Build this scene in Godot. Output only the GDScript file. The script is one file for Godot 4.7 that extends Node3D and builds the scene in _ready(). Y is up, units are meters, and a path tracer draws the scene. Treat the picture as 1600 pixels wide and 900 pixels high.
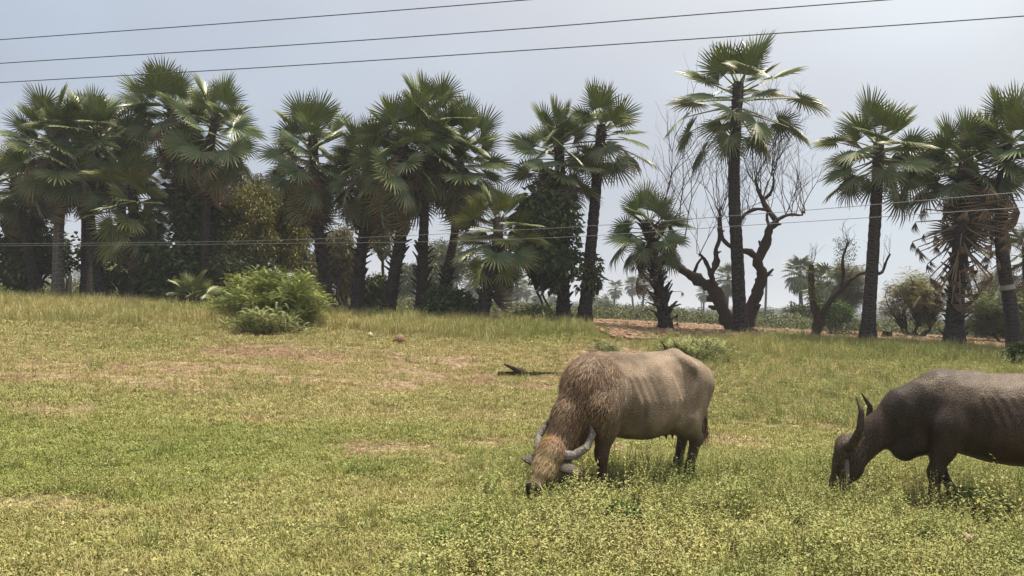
extends Node3D
# A dry pasture with palmyra palms and two grazing water buffaloes. Units are metres, y is up.
const FOCAL := 1210.0
var eye := Vector3(0, 1.75, 0)
var look := Basis.IDENTITY
var rng := RandomNumberGenerator.new()
var patch_noise := FastNoiseLite.new()
var fine_noise := FastNoiseLite.new()
var hill_noise := FastNoiseLite.new()
var mats := {}
var taken := {}

# ---------------------------------------------------------------- mesh building
class MB:
	var v := PackedVector3Array()
	var n := PackedVector3Array()
	var c := PackedColorArray()
	var i := PackedInt32Array()
	func vert(p: Vector3, nn: Vector3, col: Color) -> int:
		v.push_back(p); n.push_back(nn); c.push_back(col)
		return v.size() - 1
	func face(a: int, b: int, d: int) -> void:
		var g := (v[d] - v[a]).cross(v[b] - v[a])
		if g.dot(n[a] + n[b] + n[d]) < 0.0:
			i.push_back(a); i.push_back(d); i.push_back(b)
		else:
			i.push_back(a); i.push_back(b); i.push_back(d)
	func tri(a: Vector3, b: Vector3, d: Vector3, ca: Color, cb: Color, cd: Color) -> void:
		var nn := (d - a).cross(b - a).normalized()
		var k := v.size()
		v.push_back(a); v.push_back(b); v.push_back(d)
		n.push_back(nn); n.push_back(nn); n.push_back(nn)
		c.push_back(ca); c.push_back(cb); c.push_back(cd)
		i.push_back(k); i.push_back(k + 1); i.push_back(k + 2)
	func quad(a: Vector3, b: Vector3, d: Vector3, e: Vector3, col: Color) -> void:
		tri(a, b, d, col, col, col); tri(a, d, e, col, col, col)
	func tube(path: PackedVector3Array, rad: PackedFloat32Array, sides: int, col: Color, rough := 0.0, cap := true, col_end = null) -> void:
		var m := path.size()
		if m < 2: return
		var t := (path[1] - path[0]).normalized()
		var u := t.cross(Vector3(0.31, 0.1, 0.95)).normalized()
		if u.length() < 0.1: u = t.cross(Vector3.RIGHT).normalized()
		var first := v.size()
		for k in m:
			if k > 0 and k < m - 1: t = (path[k + 1] - path[k - 1]).normalized()
			elif k == m - 1: t = (path[k] - path[k - 1]).normalized()
			u = (u - t * u.dot(t)).normalized()
			var w := t.cross(u)
			var cc := col if col_end == null else col.lerp(col_end, float(k) / (m - 1))
			for s in sides:
				var a := TAU * s / sides
				var d := u * cos(a) + w * sin(a)
				var r := rad[k]
				if rough > 0.0: r *= 1.0 + rough * (fposmod(sin(k * 12.9898 + s * 78.233 + first * 0.37) * 43758.5453, 1.0) - 0.5) * 2.0
				vert(path[k] + d * r, d, cc)
		for k in m - 1:
			for s in sides:
				var a := first + k * sides + s
				var b := first + k * sides + (s + 1) % sides
				face(a, b, b + sides); face(a, b + sides, a + sides)
		if cap:
			for e in 2:
				var k0 := first if e == 0 else first + (m - 1) * sides
				var nn := (path[0] - path[1]).normalized() if e == 0 else (path[m - 1] - path[m - 2]).normalized()
				var cc2: Color = c[k0]
				var centre := vert(path[0] if e == 0 else path[m - 1], nn, cc2)
				var ring := v.size()
				for s in sides: vert(v[k0 + s], nn, cc2)
				for s in sides: face(centre, ring + s, ring + (s + 1) % sides)
	func mesh() -> ArrayMesh:
		var a := []
		a.resize(Mesh.ARRAY_MAX)
		a[Mesh.ARRAY_VERTEX] = v; a[Mesh.ARRAY_NORMAL] = n; a[Mesh.ARRAY_COLOR] = c; a[Mesh.ARRAY_INDEX] = i
		var m := ArrayMesh.new()
		m.add_surface_from_arrays(Mesh.PRIMITIVE_TRIANGLES, a)
		return m

# ---------------------------------------------------------------- scene helpers
func numbered(called: String) -> String:
	var k: int = taken.get(called, 0)
	taken[called] = k + 1
	return called if k == 0 else "%s_%03d" % [called, k]

func tag(o: Node, label: String, category: String, group := "", kind := "") -> void:
	o.set_meta("label", label)
	if category: o.set_meta("category", category)
	if group: o.set_meta("group", group)
	if kind: o.set_meta("kind", kind)

func thing(called: String, at: Vector3, label: String, category: String, group := "") -> Node3D:
	var o := Node3D.new()
	o.name = numbered(called)
	add_child(o)
	o.position = at
	tag(o, label, category, group)
	return o

func part(called: String, m: Mesh, mat: Material, parent: Node) -> MeshInstance3D:
	var o := MeshInstance3D.new()
	if parent == self:
		o.name = numbered(called)
	else:
		var k: int = parent.get_meta("n_" + called, 0)
		parent.set_meta("n_" + called, k + 1)
		o.name = called if k == 0 else "%s_%03d" % [called, k]
	o.mesh = m
	o.material_override = mat
	parent.add_child(o)
	return o

func clean(o: Node) -> void:
	for m in o.get_meta_list():
		if String(m).begins_with("n_"): o.remove_meta(m)
	for ch in o.get_children(): clean(ch)

func scatter(called: String, m: Mesh, mat: Material, xf: Array, cols: PackedColorArray, parent: Node) -> MultiMeshInstance3D:
	var mm := MultiMesh.new()
	mm.transform_format = MultiMesh.TRANSFORM_3D
	mm.use_colors = true
	mm.mesh = m
	mm.instance_count = xf.size()
	var buf := PackedFloat32Array()
	buf.resize(xf.size() * 16)
	var k := 0
	for j in xf.size():
		var t: Transform3D = xf[j]
		var b := t.basis
		var o := t.origin
		buf[k] = b.x.x; buf[k + 1] = b.y.x; buf[k + 2] = b.z.x; buf[k + 3] = o.x
		buf[k + 4] = b.x.y; buf[k + 5] = b.y.y; buf[k + 6] = b.z.y; buf[k + 7] = o.y
		buf[k + 8] = b.x.z; buf[k + 9] = b.y.z; buf[k + 10] = b.z.z; buf[k + 11] = o.z
		var cc := cols[j]
		buf[k + 12] = cc.r; buf[k + 13] = cc.g; buf[k + 14] = cc.b; buf[k + 15] = 1.0
		k += 16
	mm.buffer = buf
	var o2 := MultiMeshInstance3D.new()
	o2.name = numbered(called) if parent == self else called
	o2.multimesh = mm
	o2.material_override = mat
	parent.add_child(o2)
	return o2

# foliage as real faces: copies of one clump joined into a single mesh
func foliage(called: String, clump: Array, xf: Array, tints: Array, parent: Node) -> MeshInstance3D:
	var v := PackedVector3Array()
	var n := PackedVector3Array()
	var c := PackedColorArray()
	var shades := []
	var src: PackedColorArray = clump[2]
	for t in tints:
		var q := PackedColorArray()
		for k in src: q.push_back(Color(k.r * t.r, k.g * t.g, k.b * t.b))
		shades.push_back(q)
	var cv: PackedVector3Array = clump[0]
	var cn: PackedVector3Array = clump[1]
	for t in xf:
		var x: Transform3D = t
		v.append_array(x * cv)
		n.append_array(Transform3D(x.basis.orthonormalized(), Vector3.ZERO) * cn)
		c.append_array(shades[rng.randi() % shades.size()])
	var a := []
	a.resize(Mesh.ARRAY_MAX)
	a[Mesh.ARRAY_VERTEX] = v; a[Mesh.ARRAY_NORMAL] = n; a[Mesh.ARRAY_COLOR] = c
	var m := ArrayMesh.new()
	m.add_surface_from_arrays(Mesh.PRIMITIVE_TRIANGLES, a)
	return part(called, m, mats.leaf, parent)

func rf(a: float, b: float) -> float:
	return rng.randf_range(a, b)

func col(r: float, g: float, b: float) -> Color:
	return Color(r, g, b)

func jit(c: Color, a: float) -> Color:
	var k := 1.0 + rf(-a, a)
	return Color(c.r * k * (1.0 + rf(-a, a) * 0.4), c.g * k, c.b * k * (1.0 + rf(-a, a) * 0.5))

# pixel of the 1600 x 900 photograph -> a point at a given depth, and back
func at(px: float, py: float, d: float) -> Vector3:
	return eye + look * Vector3((px - 800.0) / FOCAL * d, -(py - 450.0) / FOCAL * d, -d)

func seen(p: Vector3) -> Vector2:
	var q := look.inverse() * (p - eye)
	return Vector2(800.0 - q.x / q.z * FOCAL, 450.0 + q.y / q.z * FOCAL)

func gh(x: float, z: float) -> float:
	var d := -z
	var h := 1.1 * smoothstep(11.0, 29.0, d) - 0.25 * smoothstep(60.0, 140.0, d)
	h += hill_noise.get_noise_2d(x, z) * 0.09 * smoothstep(9.0, 13.0, d)
	h += hill_noise.get_noise_2d(x * 5.0, z * 5.0) * 0.025
	return h

func on_ground(px: float, d: float) -> Vector3:
	var py := 500.0
	var p := Vector3.ZERO
	for k in 4:
		p = at(px, py, d)
		p.y = gh(p.x, p.z)
		py = seen(p).y
	return p

func ground_at(px: float, py: float) -> Vector3:
	var d := 3.5
	while d < 70.0:
		var p := at(px, py, d)
		if p.y <= gh(p.x, p.z): return Vector3(p.x, gh(p.x, p.z), p.z)
		d += 0.1
	return on_ground(px, 70.0)

# ---------------------------------------------------------------- materials
func noise_texture(seed_: int, freq: float, lo: Color, hi: Color, size := 512, octaves := 5, contrast := 1.0, kind := FastNoiseLite.TYPE_SIMPLEX_SMOOTH) -> ImageTexture:
	var f := FastNoiseLite.new()
	f.seed = seed_; f.frequency = freq; f.fractal_octaves = octaves; f.noise_type = kind
	var im := f.get_seamless_image(size, size)
	im.convert(Image.FORMAT_RGB8)
	var raw := im.get_data()
	for k in size * size:
		var t := clampf((raw[k * 3] / 255.0 - 0.5) * contrast + 0.5, 0.0, 1.0)
		raw[k * 3] = int(255.0 * lerpf(lo.r, hi.r, t))
		raw[k * 3 + 1] = int(255.0 * lerpf(lo.g, hi.g, t))
		raw[k * 3 + 2] = int(255.0 * lerpf(lo.b, hi.b, t))
	return ImageTexture.create_from_image(Image.create_from_data(size, size, false, Image.FORMAT_RGB8, raw))

func leaf_material(rough: float, through: float) -> StandardMaterial3D:
	var m := StandardMaterial3D.new()
	m.vertex_color_use_as_albedo = true
	m.roughness = rough
	m.metallic_specular = 0.4
	m.cull_mode = BaseMaterial3D.CULL_DISABLED
	if through > 0.0:
		m.backlight_enabled = true
		m.backlight = Color(through, through, through * 0.55)
	return m

func grain_material(tex: Texture2D, bump: Texture2D, scale: Vector3, rough: float, relief: float) -> StandardMaterial3D:
	var m := StandardMaterial3D.new()
	m.vertex_color_use_as_albedo = true
	m.albedo_texture = tex
	m.uv1_triplanar = true
	m.uv1_world_triplanar = true
	m.uv1_scale = scale
	m.roughness = rough
	m.metallic_specular = 0.3
	if bump:
		m.heightmap_enabled = true
		m.heightmap_texture = bump
		m.heightmap_scale = relief
	return m

func make_materials() -> void:
	var grain := noise_texture(3, 0.03, Color(0.62, 0.6, 0.58), Color(1, 1, 1), 512, 6, 2.2)
	var blot := noise_texture(9, 0.012, Color(0.55, 0.55, 0.55), Color(1, 1, 1), 512, 6, 2.4)
	var hair := noise_texture(5, 0.05, Color(0.5, 0.47, 0.44), Color(1, 1, 1), 512, 4, 2.4)
	mats.frond = leaf_material(0.43, 0.32)
	mats.frond.metallic_specular = 0.5
	mats.dead = leaf_material(0.85, 0.2)
	mats.leaf = leaf_material(0.6, 0.3)
	mats.grass = leaf_material(0.7, 0.5)
	mats.bark = grain_material(blot, blot, Vector3(0.9, 2.6, 0.9), 0.95, 2.5)
	mats.wood = grain_material(grain, grain, Vector3(2.2, 0.7, 2.2), 0.92, 5.0)
	mats.soil = grain_material(grain, grain, Vector3(0.8, 0.8, 0.8), 0.97, 2.5)
	mats.soil.detail_enabled = true
	mats.soil.detail_blend_mode = BaseMaterial3D.BLEND_MODE_MUL
	mats.soil.detail_albedo = noise_texture(14, 0.01, Color(0.72, 0.7, 0.66), Color(1, 1, 1), 512, 6, 2.0)
	mats.rock = grain_material(grain, grain, Vector3(2, 2, 2), 0.95, 2.0)
	mats.hide = grain_material(hair, hair, Vector3(5, 2.6, 5), 0.6, 0.8)
	mats.hide.uv1_world_triplanar = false
	mats.dark_hide = grain_material(hair, hair, Vector3(3, 2.0, 3), 0.42, 0.6)
	mats.dark_hide.uv1_world_triplanar = false
	mats.horn = grain_material(blot, blot, Vector3(7, 7, 7), 0.55, 0.4)
	mats.horn.uv1_world_triplanar = false
	var w := StandardMaterial3D.new()
	w.albedo_color = Color(0.3, 0.32, 0.34); w.roughness = 0.6; w.metallic = 0.2
	mats.wire = w
	var w2 := StandardMaterial3D.new()
	w2.albedo_color = Color(0.42, 0.44, 0.44); w2.roughness = 0.5; w2.metallic = 0.3
	mats.pale_wire = w2
	var cp := grain_material(grain, grain, Vector3(3, 3, 3), 0.9, 0.5)
	mats.concrete = cp
# ---------------------------------------------------------------- palms
# a fan leaf: petiole along +z, blade beyond it, upper side +y
func fan_mesh(seed_: int, petiole: float, radius: float, span: float, cup: float, droop: float, tip_droop: float, pitch: float, base: Color, dead := 0.0, segs := 30) -> ArrayMesh:
	rng.seed = seed_
	var m := MB.new()
	var stalk := Color(0.2, 0.2, 0.075).lerp(base, 0.35)
	if dead > 0.5: stalk = Color(0.17, 0.125, 0.085)
	var path := PackedVector3Array()
	var rad := PackedFloat32Array()
	var sag := 0.06 * petiole
	for k in 6:
		var t := k / 5.0
		path.push_back(Vector3(0, -sag * t * t, petiole * t))
		rad.push_back(lerpf(0.036, 0.016, t))
	m.tube(path, rad, 5, stalk, 0.0, false)
	var hub: Vector3 = path[5]
	var turn := Basis(Vector3.RIGHT, pitch)
	var half := span * 0.5
	var prev_torn := false
	for k in segs:
		var a0 := lerpf(-half, half, float(k) / segs)
		var a1 := lerpf(-half, half, float(k + 1) / segs)
		var am := (a0 + a1) * 0.5
		var reach := radius * (0.8 + 0.2 * cos(am)) * rf(0.9, 1.06)
		var split := reach * (0.43 + rf(-0.06, 0.06))
		var c1 := jit(base, 0.32)
		var c2 := c1.lerp(Color(0.26, 0.25, 0.1), rf(0.1, 0.45))
		if dead > 0.0 and rf(0, 1) < dead: c2 = Color(0.2, 0.14, 0.085)
		var jitter := rf(-0.05, 0.05)
		var fold := (a1 - a0) * 0.5
		var drop := tip_droop * rf(0.5, 1.6)
		var pts := []
		for r in [[split, 1.0], [lerpf(split, reach, 0.5), 0.48]]:
			var rr: float = r[0]
			var ww: float = r[1]
			var bend := jitter * (rr - split) / maxf(reach - split, 0.01)
			for side in [-1, 0, 1]:
				var a: float = am + bend + side * (a1 - a0) * 0.5 * ww
				var p := Vector3(sin(a) * rr, 0, cos(a) * rr)
				p.y = cup * absf(sin(a)) * rr - droop * rr * rr
				p.y += fold * rr * (0.5 if side == 0 else -0.5) * ww
				if rr > split: p.y -= drop * (rr - split) * (rr - split)
				pts.push_back(hub + turn * p)
		var at_ := am + jitter
		var tip := Vector3(sin(at_) * reach, cup * absf(sin(at_)) * reach - droop * reach * reach - drop * (reach - split) * (reach - split) * 1.3, cos(at_) * reach)
		var tp := hub + turn * tip
		m.tri(hub, pts[0], pts[1], c1, c1, c1)
		m.tri(hub, pts[1], pts[2], c1, c1, c1)
		m.tri(pts[0], pts[3], pts[4], c1, c2, c2); m.tri(pts[0], pts[4], pts[1], c1, c2, c1)
		m.tri(pts[1], pts[4], pts[5], c1, c2, c2); m.tri(pts[1], pts[5], pts[2], c1, c2, c1)
		m.tri(pts[3], tp, pts[4], c2, c2, c2); m.tri(pts[4], tp, pts[5], c2, c2, c2)
	return m.mesh()

var young := []
var mature := []
var old := []
var withered := []
var spike := []
var sunny := []
var reaching := []

func make_fans() -> void:
	var g := Color(0.1, 0.14, 0.048)
	for k in 3:
		young.push_back(fan_mesh(100 + k, 0.85, 1.0, 4.2, 0.3, 0.02, 0.08, 0.0, g.lerp(Color(0.14, 0.17, 0.045), 0.3 * k)))
		mature.push_back(fan_mesh(110 + k, 1.1, 1.02, 5.0, 0.1, 0.05, 0.14, 0.05 + 0.12 * k, g.lerp(Color(0.075, 0.115, 0.042), 0.3 * k), 0.04))
		old.push_back(fan_mesh(120 + k, 1.1, 1.0, 4.8, -0.1, 0.1, 0.4, 0.25 + 0.15 * k, Color(0.08, 0.105, 0.045), 0.15))
		withered.push_back(fan_mesh(130 + k, 1.05, 0.95, 4.0, -0.3 - 0.15 * k, 0.12, 1.1, 0.35 + 0.25 * k, [Color(0.1, 0.068, 0.05), Color(0.15, 0.092, 0.06), Color(0.07, 0.055, 0.042)][k], 0.6, 24))
		sunny.push_back(fan_mesh(140 + k, 1.05, 1.0, 4.9, 0.12, 0.06, 0.15, 0.05 + 0.12 * k, Color(0.15, 0.17, 0.05), 0.05))
	for k in 3:
		reaching.push_back(fan_mesh(160 + k, 1.8, 1.0, 4.9, 0.05, 0.08, 0.2, 0.15 + 0.2 * k, Color(0.085, 0.115, 0.04), 0.05))
	# bare leaf stalks with a shrivelled rest of a blade
	for k in 3:
		spike.push_back(fan_mesh(150 + k, 1.55, 0.42, 1.6, -0.9, 0.4, 1.2, 1.0, Color(0.1, 0.065, 0.055), 1.0, 9))

func place_frond(p: Node3D, called: String, m: Mesh, mat: Material, from: Vector3, elev: float, azim: float, size: float, twist: float) -> void:
	var z := Vector3(cos(elev) * cos(azim), sin(elev), cos(elev) * sin(azim))
	var x := Vector3.UP.cross(z)
	if x.length() < 0.05: x = Vector3.RIGHT
	x = x.normalized()
	var y := z.cross(x)
	var b := Basis(x, y, z) * Basis(Vector3(0, 0, 1), twist)
	var o := part(called, m, mat, p)
	o.transform = Transform3D(b.scaled(Vector3.ONE * size), from)

# way: list of pixel points of the trunk from its foot to the heart of the crown
func palm(label: String, d: float, way: Array, size: float, n: int, o := {}) -> Node3D:
	rng.seed = hash(label)
	var foot := on_ground(way[0][0], d)
	var group := "palmyra palms standing along the field edge"
	var p := thing("palm_tree", foot, label, "palm tree", group)
	var ctrl := [Vector3.ZERO]
	for k in range(1, way.size()):
		var q := at(way[k][0], way[k][1], d + o.get("lean", rf(-0.5, 0.5)) * k / (way.size() - 1.0))
		ctrl.push_back(q - foot)
	var curve := Curve3D.new()
	for k in ctrl.size():
		var tan := Vector3.ZERO
		if k == 0: tan = (ctrl[1] - ctrl[0]) * 0.3
		elif k < ctrl.size() - 1: tan = (ctrl[k + 1] - ctrl[k - 1]) * 0.2
		else: tan = (ctrl[k] - ctrl[k - 1]) * 0.3
		curve.add_point(ctrl[k], -tan, tan)
	var long := curve.get_baked_length()
	var path := PackedVector3Array()
	var rad := PackedFloat32Array()
	var r0: float = o.get("r", 0.2)
	var steps := int(long / 0.16) + 3
	for k in steps + 1:
		var t := float(k) / steps
		var s := t * long
		var q := curve.sample_baked(s)
		if k == 0: q.y -= 0.3
		path.push_back(q)
		rad.push_back((r0 * lerpf(1.08, 0.86, t) + r0 * 0.75 * exp(-s / 0.45)) * (1.0 + (0.035 if k % 2 == 0 else -0.03) + rf(-0.02, 0.02)))
	var tm := MB.new()
	tm.tube(path, rad, 14, o.get("bark", Color(0.075, 0.066, 0.06)), 0.035, true)
	part("trunk", tm.mesh(), mats.bark, p)
	var top: Vector3 = path[steps]
	if o.has("band"):
		var bm := MB.new()
		var ring := PackedVector3Array()
		var rr := PackedFloat32Array()
		for k in 3:
			var f: float = o.band * steps + k * 0.5
			ring.push_back(path[int(f)].lerp(path[int(f) + 1], f - int(f)))
			rr.push_back(r0 * 1.13)
		bm.tube(ring, rr, 14, Color(0.5, 0.48, 0.45), 0.02, true)
		part("painted_band", bm.mesh(), mats.concrete, p)
	# old leaf bases still clinging to the trunk
	var stubs: Vector2 = o.get("stubs", Vector2(0, 0))
	if stubs.y > stubs.x:
		var sm := MB.new()
		var count := int((stubs.y - stubs.x) * long / 0.055)
		for k in count:
			var s := lerpf(stubs.x, stubs.y, (k + rf(0, 1)) / count) * long
			var q := curve.sample_baked(s)
			var a := k * 2.4 + rf(-0.4, 0.4)
			var out := Vector3(cos(a), 0, sin(a))
			var side := Vector3(-sin(a), 0, cos(a))
			var r := r0 * 0.9
			var sl: float = rf(0.16, 0.42) * o.get("stub_size", 1.0)
			var wd := rf(0.06, 0.12)
			var up := rf(0.2, 1.0)
			var b0 := q + out * r * 0.8
			var e := b0 + (out * rf(0.5, 0.9) + Vector3.UP * up).normalized() * sl + Vector3.DOWN * 0.03
			var cc := jit(Color(0.085, 0.07, 0.06), 0.35)
			var th := out * 0.05 + Vector3.DOWN * 0.06
			var l1 := b0 - side * wd; var l2 := b0 + side * wd
			var e1 := e - side * wd * 0.5; var e2 := e + side * wd * 0.5
			sm.quad(l1, e1, e2, l2, cc)
			sm.quad(l1 + th, l2 + th, e2 + th * 0.3, e1 + th * 0.3, cc)
			sm.quad(l1, l1 + th, e1 + th * 0.3, e1, cc); sm.quad(l2, e2, e2 + th * 0.3, l2 + th, cc)
			sm.quad(e1, e1 + th * 0.3, e2 + th * 0.3, e2, cc)
		part("leaf_bases", sm.mesh(), mats.wood, p).set_meta("kind", "stuff")
	# living leaves in a spiral from the spear down
	var low: float = deg_to_rad(o.get("low", -50.0))
	var high: float = deg_to_rad(82.0)
	var spin := rf(0, TAU)
	var depth: float = o.get("deep", 0.9)
	n = int(n * (1.0 if n >= 38 else 1.2))
	for k in n:
		var t := (k + 0.5) / n
		var el := asin(clampf(lerpf(sin(high), sin(low), pow(t, o.get("bend", 0.9))) + rf(-0.14, 0.14), -0.98, 0.98))
		var az := spin + k * 2.39996 + rf(-0.25, 0.25)
		var pool: Array = young if t < 0.28 else (mature if t < 0.75 else old)
		if o.get("sunny", false) and rf(0, 1) < 0.7: pool = sunny
		if t > 0.38 and t < 0.9 and rf(0, 1) < o.get("long", 0.0): pool = reaching
		var s := size * rf(0.82, 1.12)
		place_frond(p, "frond", pool[rng.randi() % 3], mats.frond, top + Vector3(0, -depth * t * size, 0), el, az, s, rf(-0.95, 0.95))
	var dn: int = o.get("dead", 0)
	var dd: float = o.get("dead_deep", 1.2)
	for k in dn:
		var t := (k + 0.5) / dn
		var el := deg_to_rad(lerpf(-28.0, -74.0, t) + rf(-12, 12))
		place_frond(p, "dead_frond", withered[rng.randi() % 3], mats.dead, top + Vector3(0, -(o.get("dead_from", 0.9) + dd * t) * size, 0), el, spin + k * 2.39996 + rf(-0.4, 0.4), size * rf(0.7, 1.1), rf(-1.0, 1.0))
	# long bare stalks on the trunk below the crown
	var sp: int = o.get("stalks", 0)
	for k in sp:
		var t := (k + 0.5) / sp
		var s: float = lerpf(o.stalk_from, o.stalk_to, t) * long
		var el := deg_to_rad(lerpf(o.get("stalk_low", -60.0), o.get("stalk_high", 10.0), t) + rf(-10, 10))
		place_frond(p, "leaf_stalk", spike[rng.randi() % 3], mats.dead, curve.sample_baked(s), el, k * 2.39996 + rf(-0.3, 0.3), rf(0.75, 1.15) * o.get("stalk_size", 1.0), rf(-0.6, 0.6))
	# a ball of flower stalks and fibre in the heart
	var heart := MB.new()
	for k in 46:
		var a := rf(0, TAU)
		var e := rf(-0.9, 0.6)
		var dir := Vector3(cos(a) * cos(e), sin(e), sin(a) * cos(e))
		var st := top + Vector3(0, rf(-0.5, 0.05) * size, 0)
		var en := st + dir * rf(0.25, 0.5) * size + Vector3(0, -0.12, 0)
		var sd := dir.cross(Vector3.UP).normalized() * 0.035
		var cc := jit(Color(0.09, 0.065, 0.045), 0.3)
		heart.tri(st - sd, st + sd, en, cc, cc, cc)
		heart.tri(st - Vector3.UP * 0.04, st + Vector3.UP * 0.04, en, cc, cc, cc)
	part("crown_heart", heart.mesh(), mats.dead, p)
	return p

# ---------------------------------------------------------------- leafy plants
func clump_mesh(seed_: int, leaves: int, long: float, wide: float, spread: float, flat := 0.5) -> Array:
	rng.seed = seed_
	var m := MB.new()
	for k in leaves:
		var dir := Vector3(rf(-1, 1), rf(-1, 1), rf(-1, 1)).normalized()
		var st := dir * spread * pow(rf(0, 1), 0.5)
		var out := (dir + Vector3(rf(-1, 1), rf(-1, 0.6), rf(-1, 1)) * 0.8).normalized()
		var side := out.cross(Vector3(rf(-flat, flat), 1, rf(-flat, flat))).normalized()
		var l := long * rf(0.7, 1.25)
		var w := wide * rf(0.8, 1.2)
		var up := side.cross(out) * w * 0.25
		var b := st + out * l * 0.45
		var e := st + out * l + Vector3.DOWN * l * 0.18
		var c1 := jit(Color(1, 1, 1), 0.25)
		m.tri(st, b - side * w * 0.5 + up, e, c1, c1, c1)
		m.tri(st, e, b + side * w * 0.5 + up, c1, c1, c1)
	return [m.v, m.n, m.c, m.mesh()]

# twigs with rows of tiny leaflets, for thorny scrub
func feather_mesh(seed_: int, twigs: int, long: float, leaflet: float) -> Array:
	rng.seed = seed_
	var m := MB.new()
	for k in twigs:
		var a := rf(0, TAU)
		var e := rf(-0.35, 0.8)
		var dir := Vector3(cos(a) * cos(e), sin(e), sin(a) * cos(e))
		var side := dir.cross(Vector3.UP).normalized()
		var st := Vector3(rf(-0.1, 0.1), rf(-0.1, 0.1), rf(-0.1, 0.1))
		var n := 9
		for j in n:
			var t := float(j + 1) / n
			var q := st + dir * long * t + Vector3.DOWN * long * 0.35 * t * t
			var c1 := jit(Color(1, 1, 1), 0.2)
			for s in [-1.0, 1.0]:
				var tip: Vector3 = q + side * s * leaflet + dir * leaflet * 0.4 + Vector3.DOWN * leaflet * 0.2
				m.tri(q - dir * leaflet * 0.16, tip, q + dir * leaflet * 0.22, c1, c1, c1)
	return [m.v, m.n, m.c, m.mesh()]

func limb(m: MB, a: Vector3, b: Vector3, r0: float, r1: float, wob: float, c: Color, sides := 7) -> PackedVector3Array:
	var n := maxi(3, int((b - a).length() / 0.35) + 2)
	var path := PackedVector3Array()
	var rad := PackedFloat32Array()
	var off := Vector3.ZERO
	for k in n + 1:
		var t := float(k) / n
		off += Vector3(rf(-1, 1), rf(-0.5, 0.5), rf(-1, 1)) * wob * (b - a).length() / n
		path.push_back(a.lerp(b, t) + off * sin(PI * t) + off * 0.3 * t)
		rad.push_back(lerpf(r0, r1, t))
	m.tube(path, rad, sides, c, 0.06, true)
	return path

func tree(called: String, label: String, category: String, foot: Vector3, centre: Vector3, size: Vector3, o := {}) -> Node3D:
	rng.seed = hash(label)
	var t := thing(called, foot, label, category, o.get("group", ""))
	var m := MB.new()
	var bark: Color = o.get("bark", Color(0.1, 0.085, 0.07))
	var c0 := centre - foot
	var lobes := []
	var nl: int = o.get("lobes", 22)
	for k in nl:
		var q := Vector3(rf(-1, 1), rf(-1, 1), rf(-1, 1))
		while q.length() > 1.0: q = Vector3(rf(-1, 1), rf(-1, 1), rf(-1, 1))
		q = q * (0.55 + 0.45 * q.length())
		lobes.push_back([c0 + q * size * 0.85, rf(0.22, 0.42) * o.get("lobe", 1.0)])
	var stems: int = o.get("stems", 1)
	var thick: float = o.get("thick", 0.12)
	var forks := []
	for s in stems:
		var base := Vector3(rf(-1, 1), 0, rf(-1, 1)) * (0.0 if stems == 1 else 0.12 * size.x)
		base.y = gh(foot.x + base.x, foot.z + base.z) - foot.y - 0.15
		var fork := base.lerp(c0 + Vector3(rf(-0.5, 0.5) * size.x, -size.y * rf(0.4, 0.8), rf(-0.5, 0.5) * size.z), o.get("fork", 0.75))
		limb(m, base, fork, thick, thick * 0.65, 0.25, bark)
		forks.push_back(fork)
	for l in lobes:
		var f: Vector3 = forks[0]
		for q in forks:
			if (q - l[0]).length() < (f - l[0]).length(): f = q
		var path := limb(m, f, l[0], thick * 0.42, 0.012, 0.3, bark, 5)
		for j in 3:
			var st: Vector3 = path[1 + rng.randi() % (path.size() - 2)]
			limb(m, st, st.lerp(l[0], 0.8) + Vector3(rf(-1, 1), rf(-0.3, 1), rf(-1, 1)) * 0.5 * size.x * l[1], 0.022, 0.006, 0.3, bark, 4)
	part("trunk", m.mesh(), mats.wood, t)
	var xf := []
	var n: int = o.get("n", 700)
	var c1: Color = o.get("c1", Color(0.08, 0.1, 0.035))
	var c2: Color = o.get("c2", Color(0.13, 0.14, 0.045))
	var sc: float = o.get("scale", 1.0)
	for k in n:
		var l: Array = lobes[rng.randi() % nl]
		var dir := Vector3(rf(-1, 1), rf(-1, 1), rf(-1, 1)).normalized()
		var q: Vector3 = l[0] + dir * size * l[1] * pow(rf(0, 1), 0.45)
		if foot.y + q.y < gh(foot.x + q.x, foot.z + q.z) + 0.05: continue
		var b := Basis.from_euler(Vector3(rf(-0.5, 0.5), rf(0, TAU), rf(-0.5, 0.5))).scaled(Vector3.ONE * sc * rf(0.7, 1.3))
		xf.push_back(Transform3D(b, q))
	var tints := []
	for k in 14: tints.push_back(jit(c1.lerp(c2, k / 13.0), 0.15))
	if xf.is_empty(): print("no leaves: ", label)
	else: foliage("crown", o.mesh, xf, tints, t)
	return t
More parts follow.
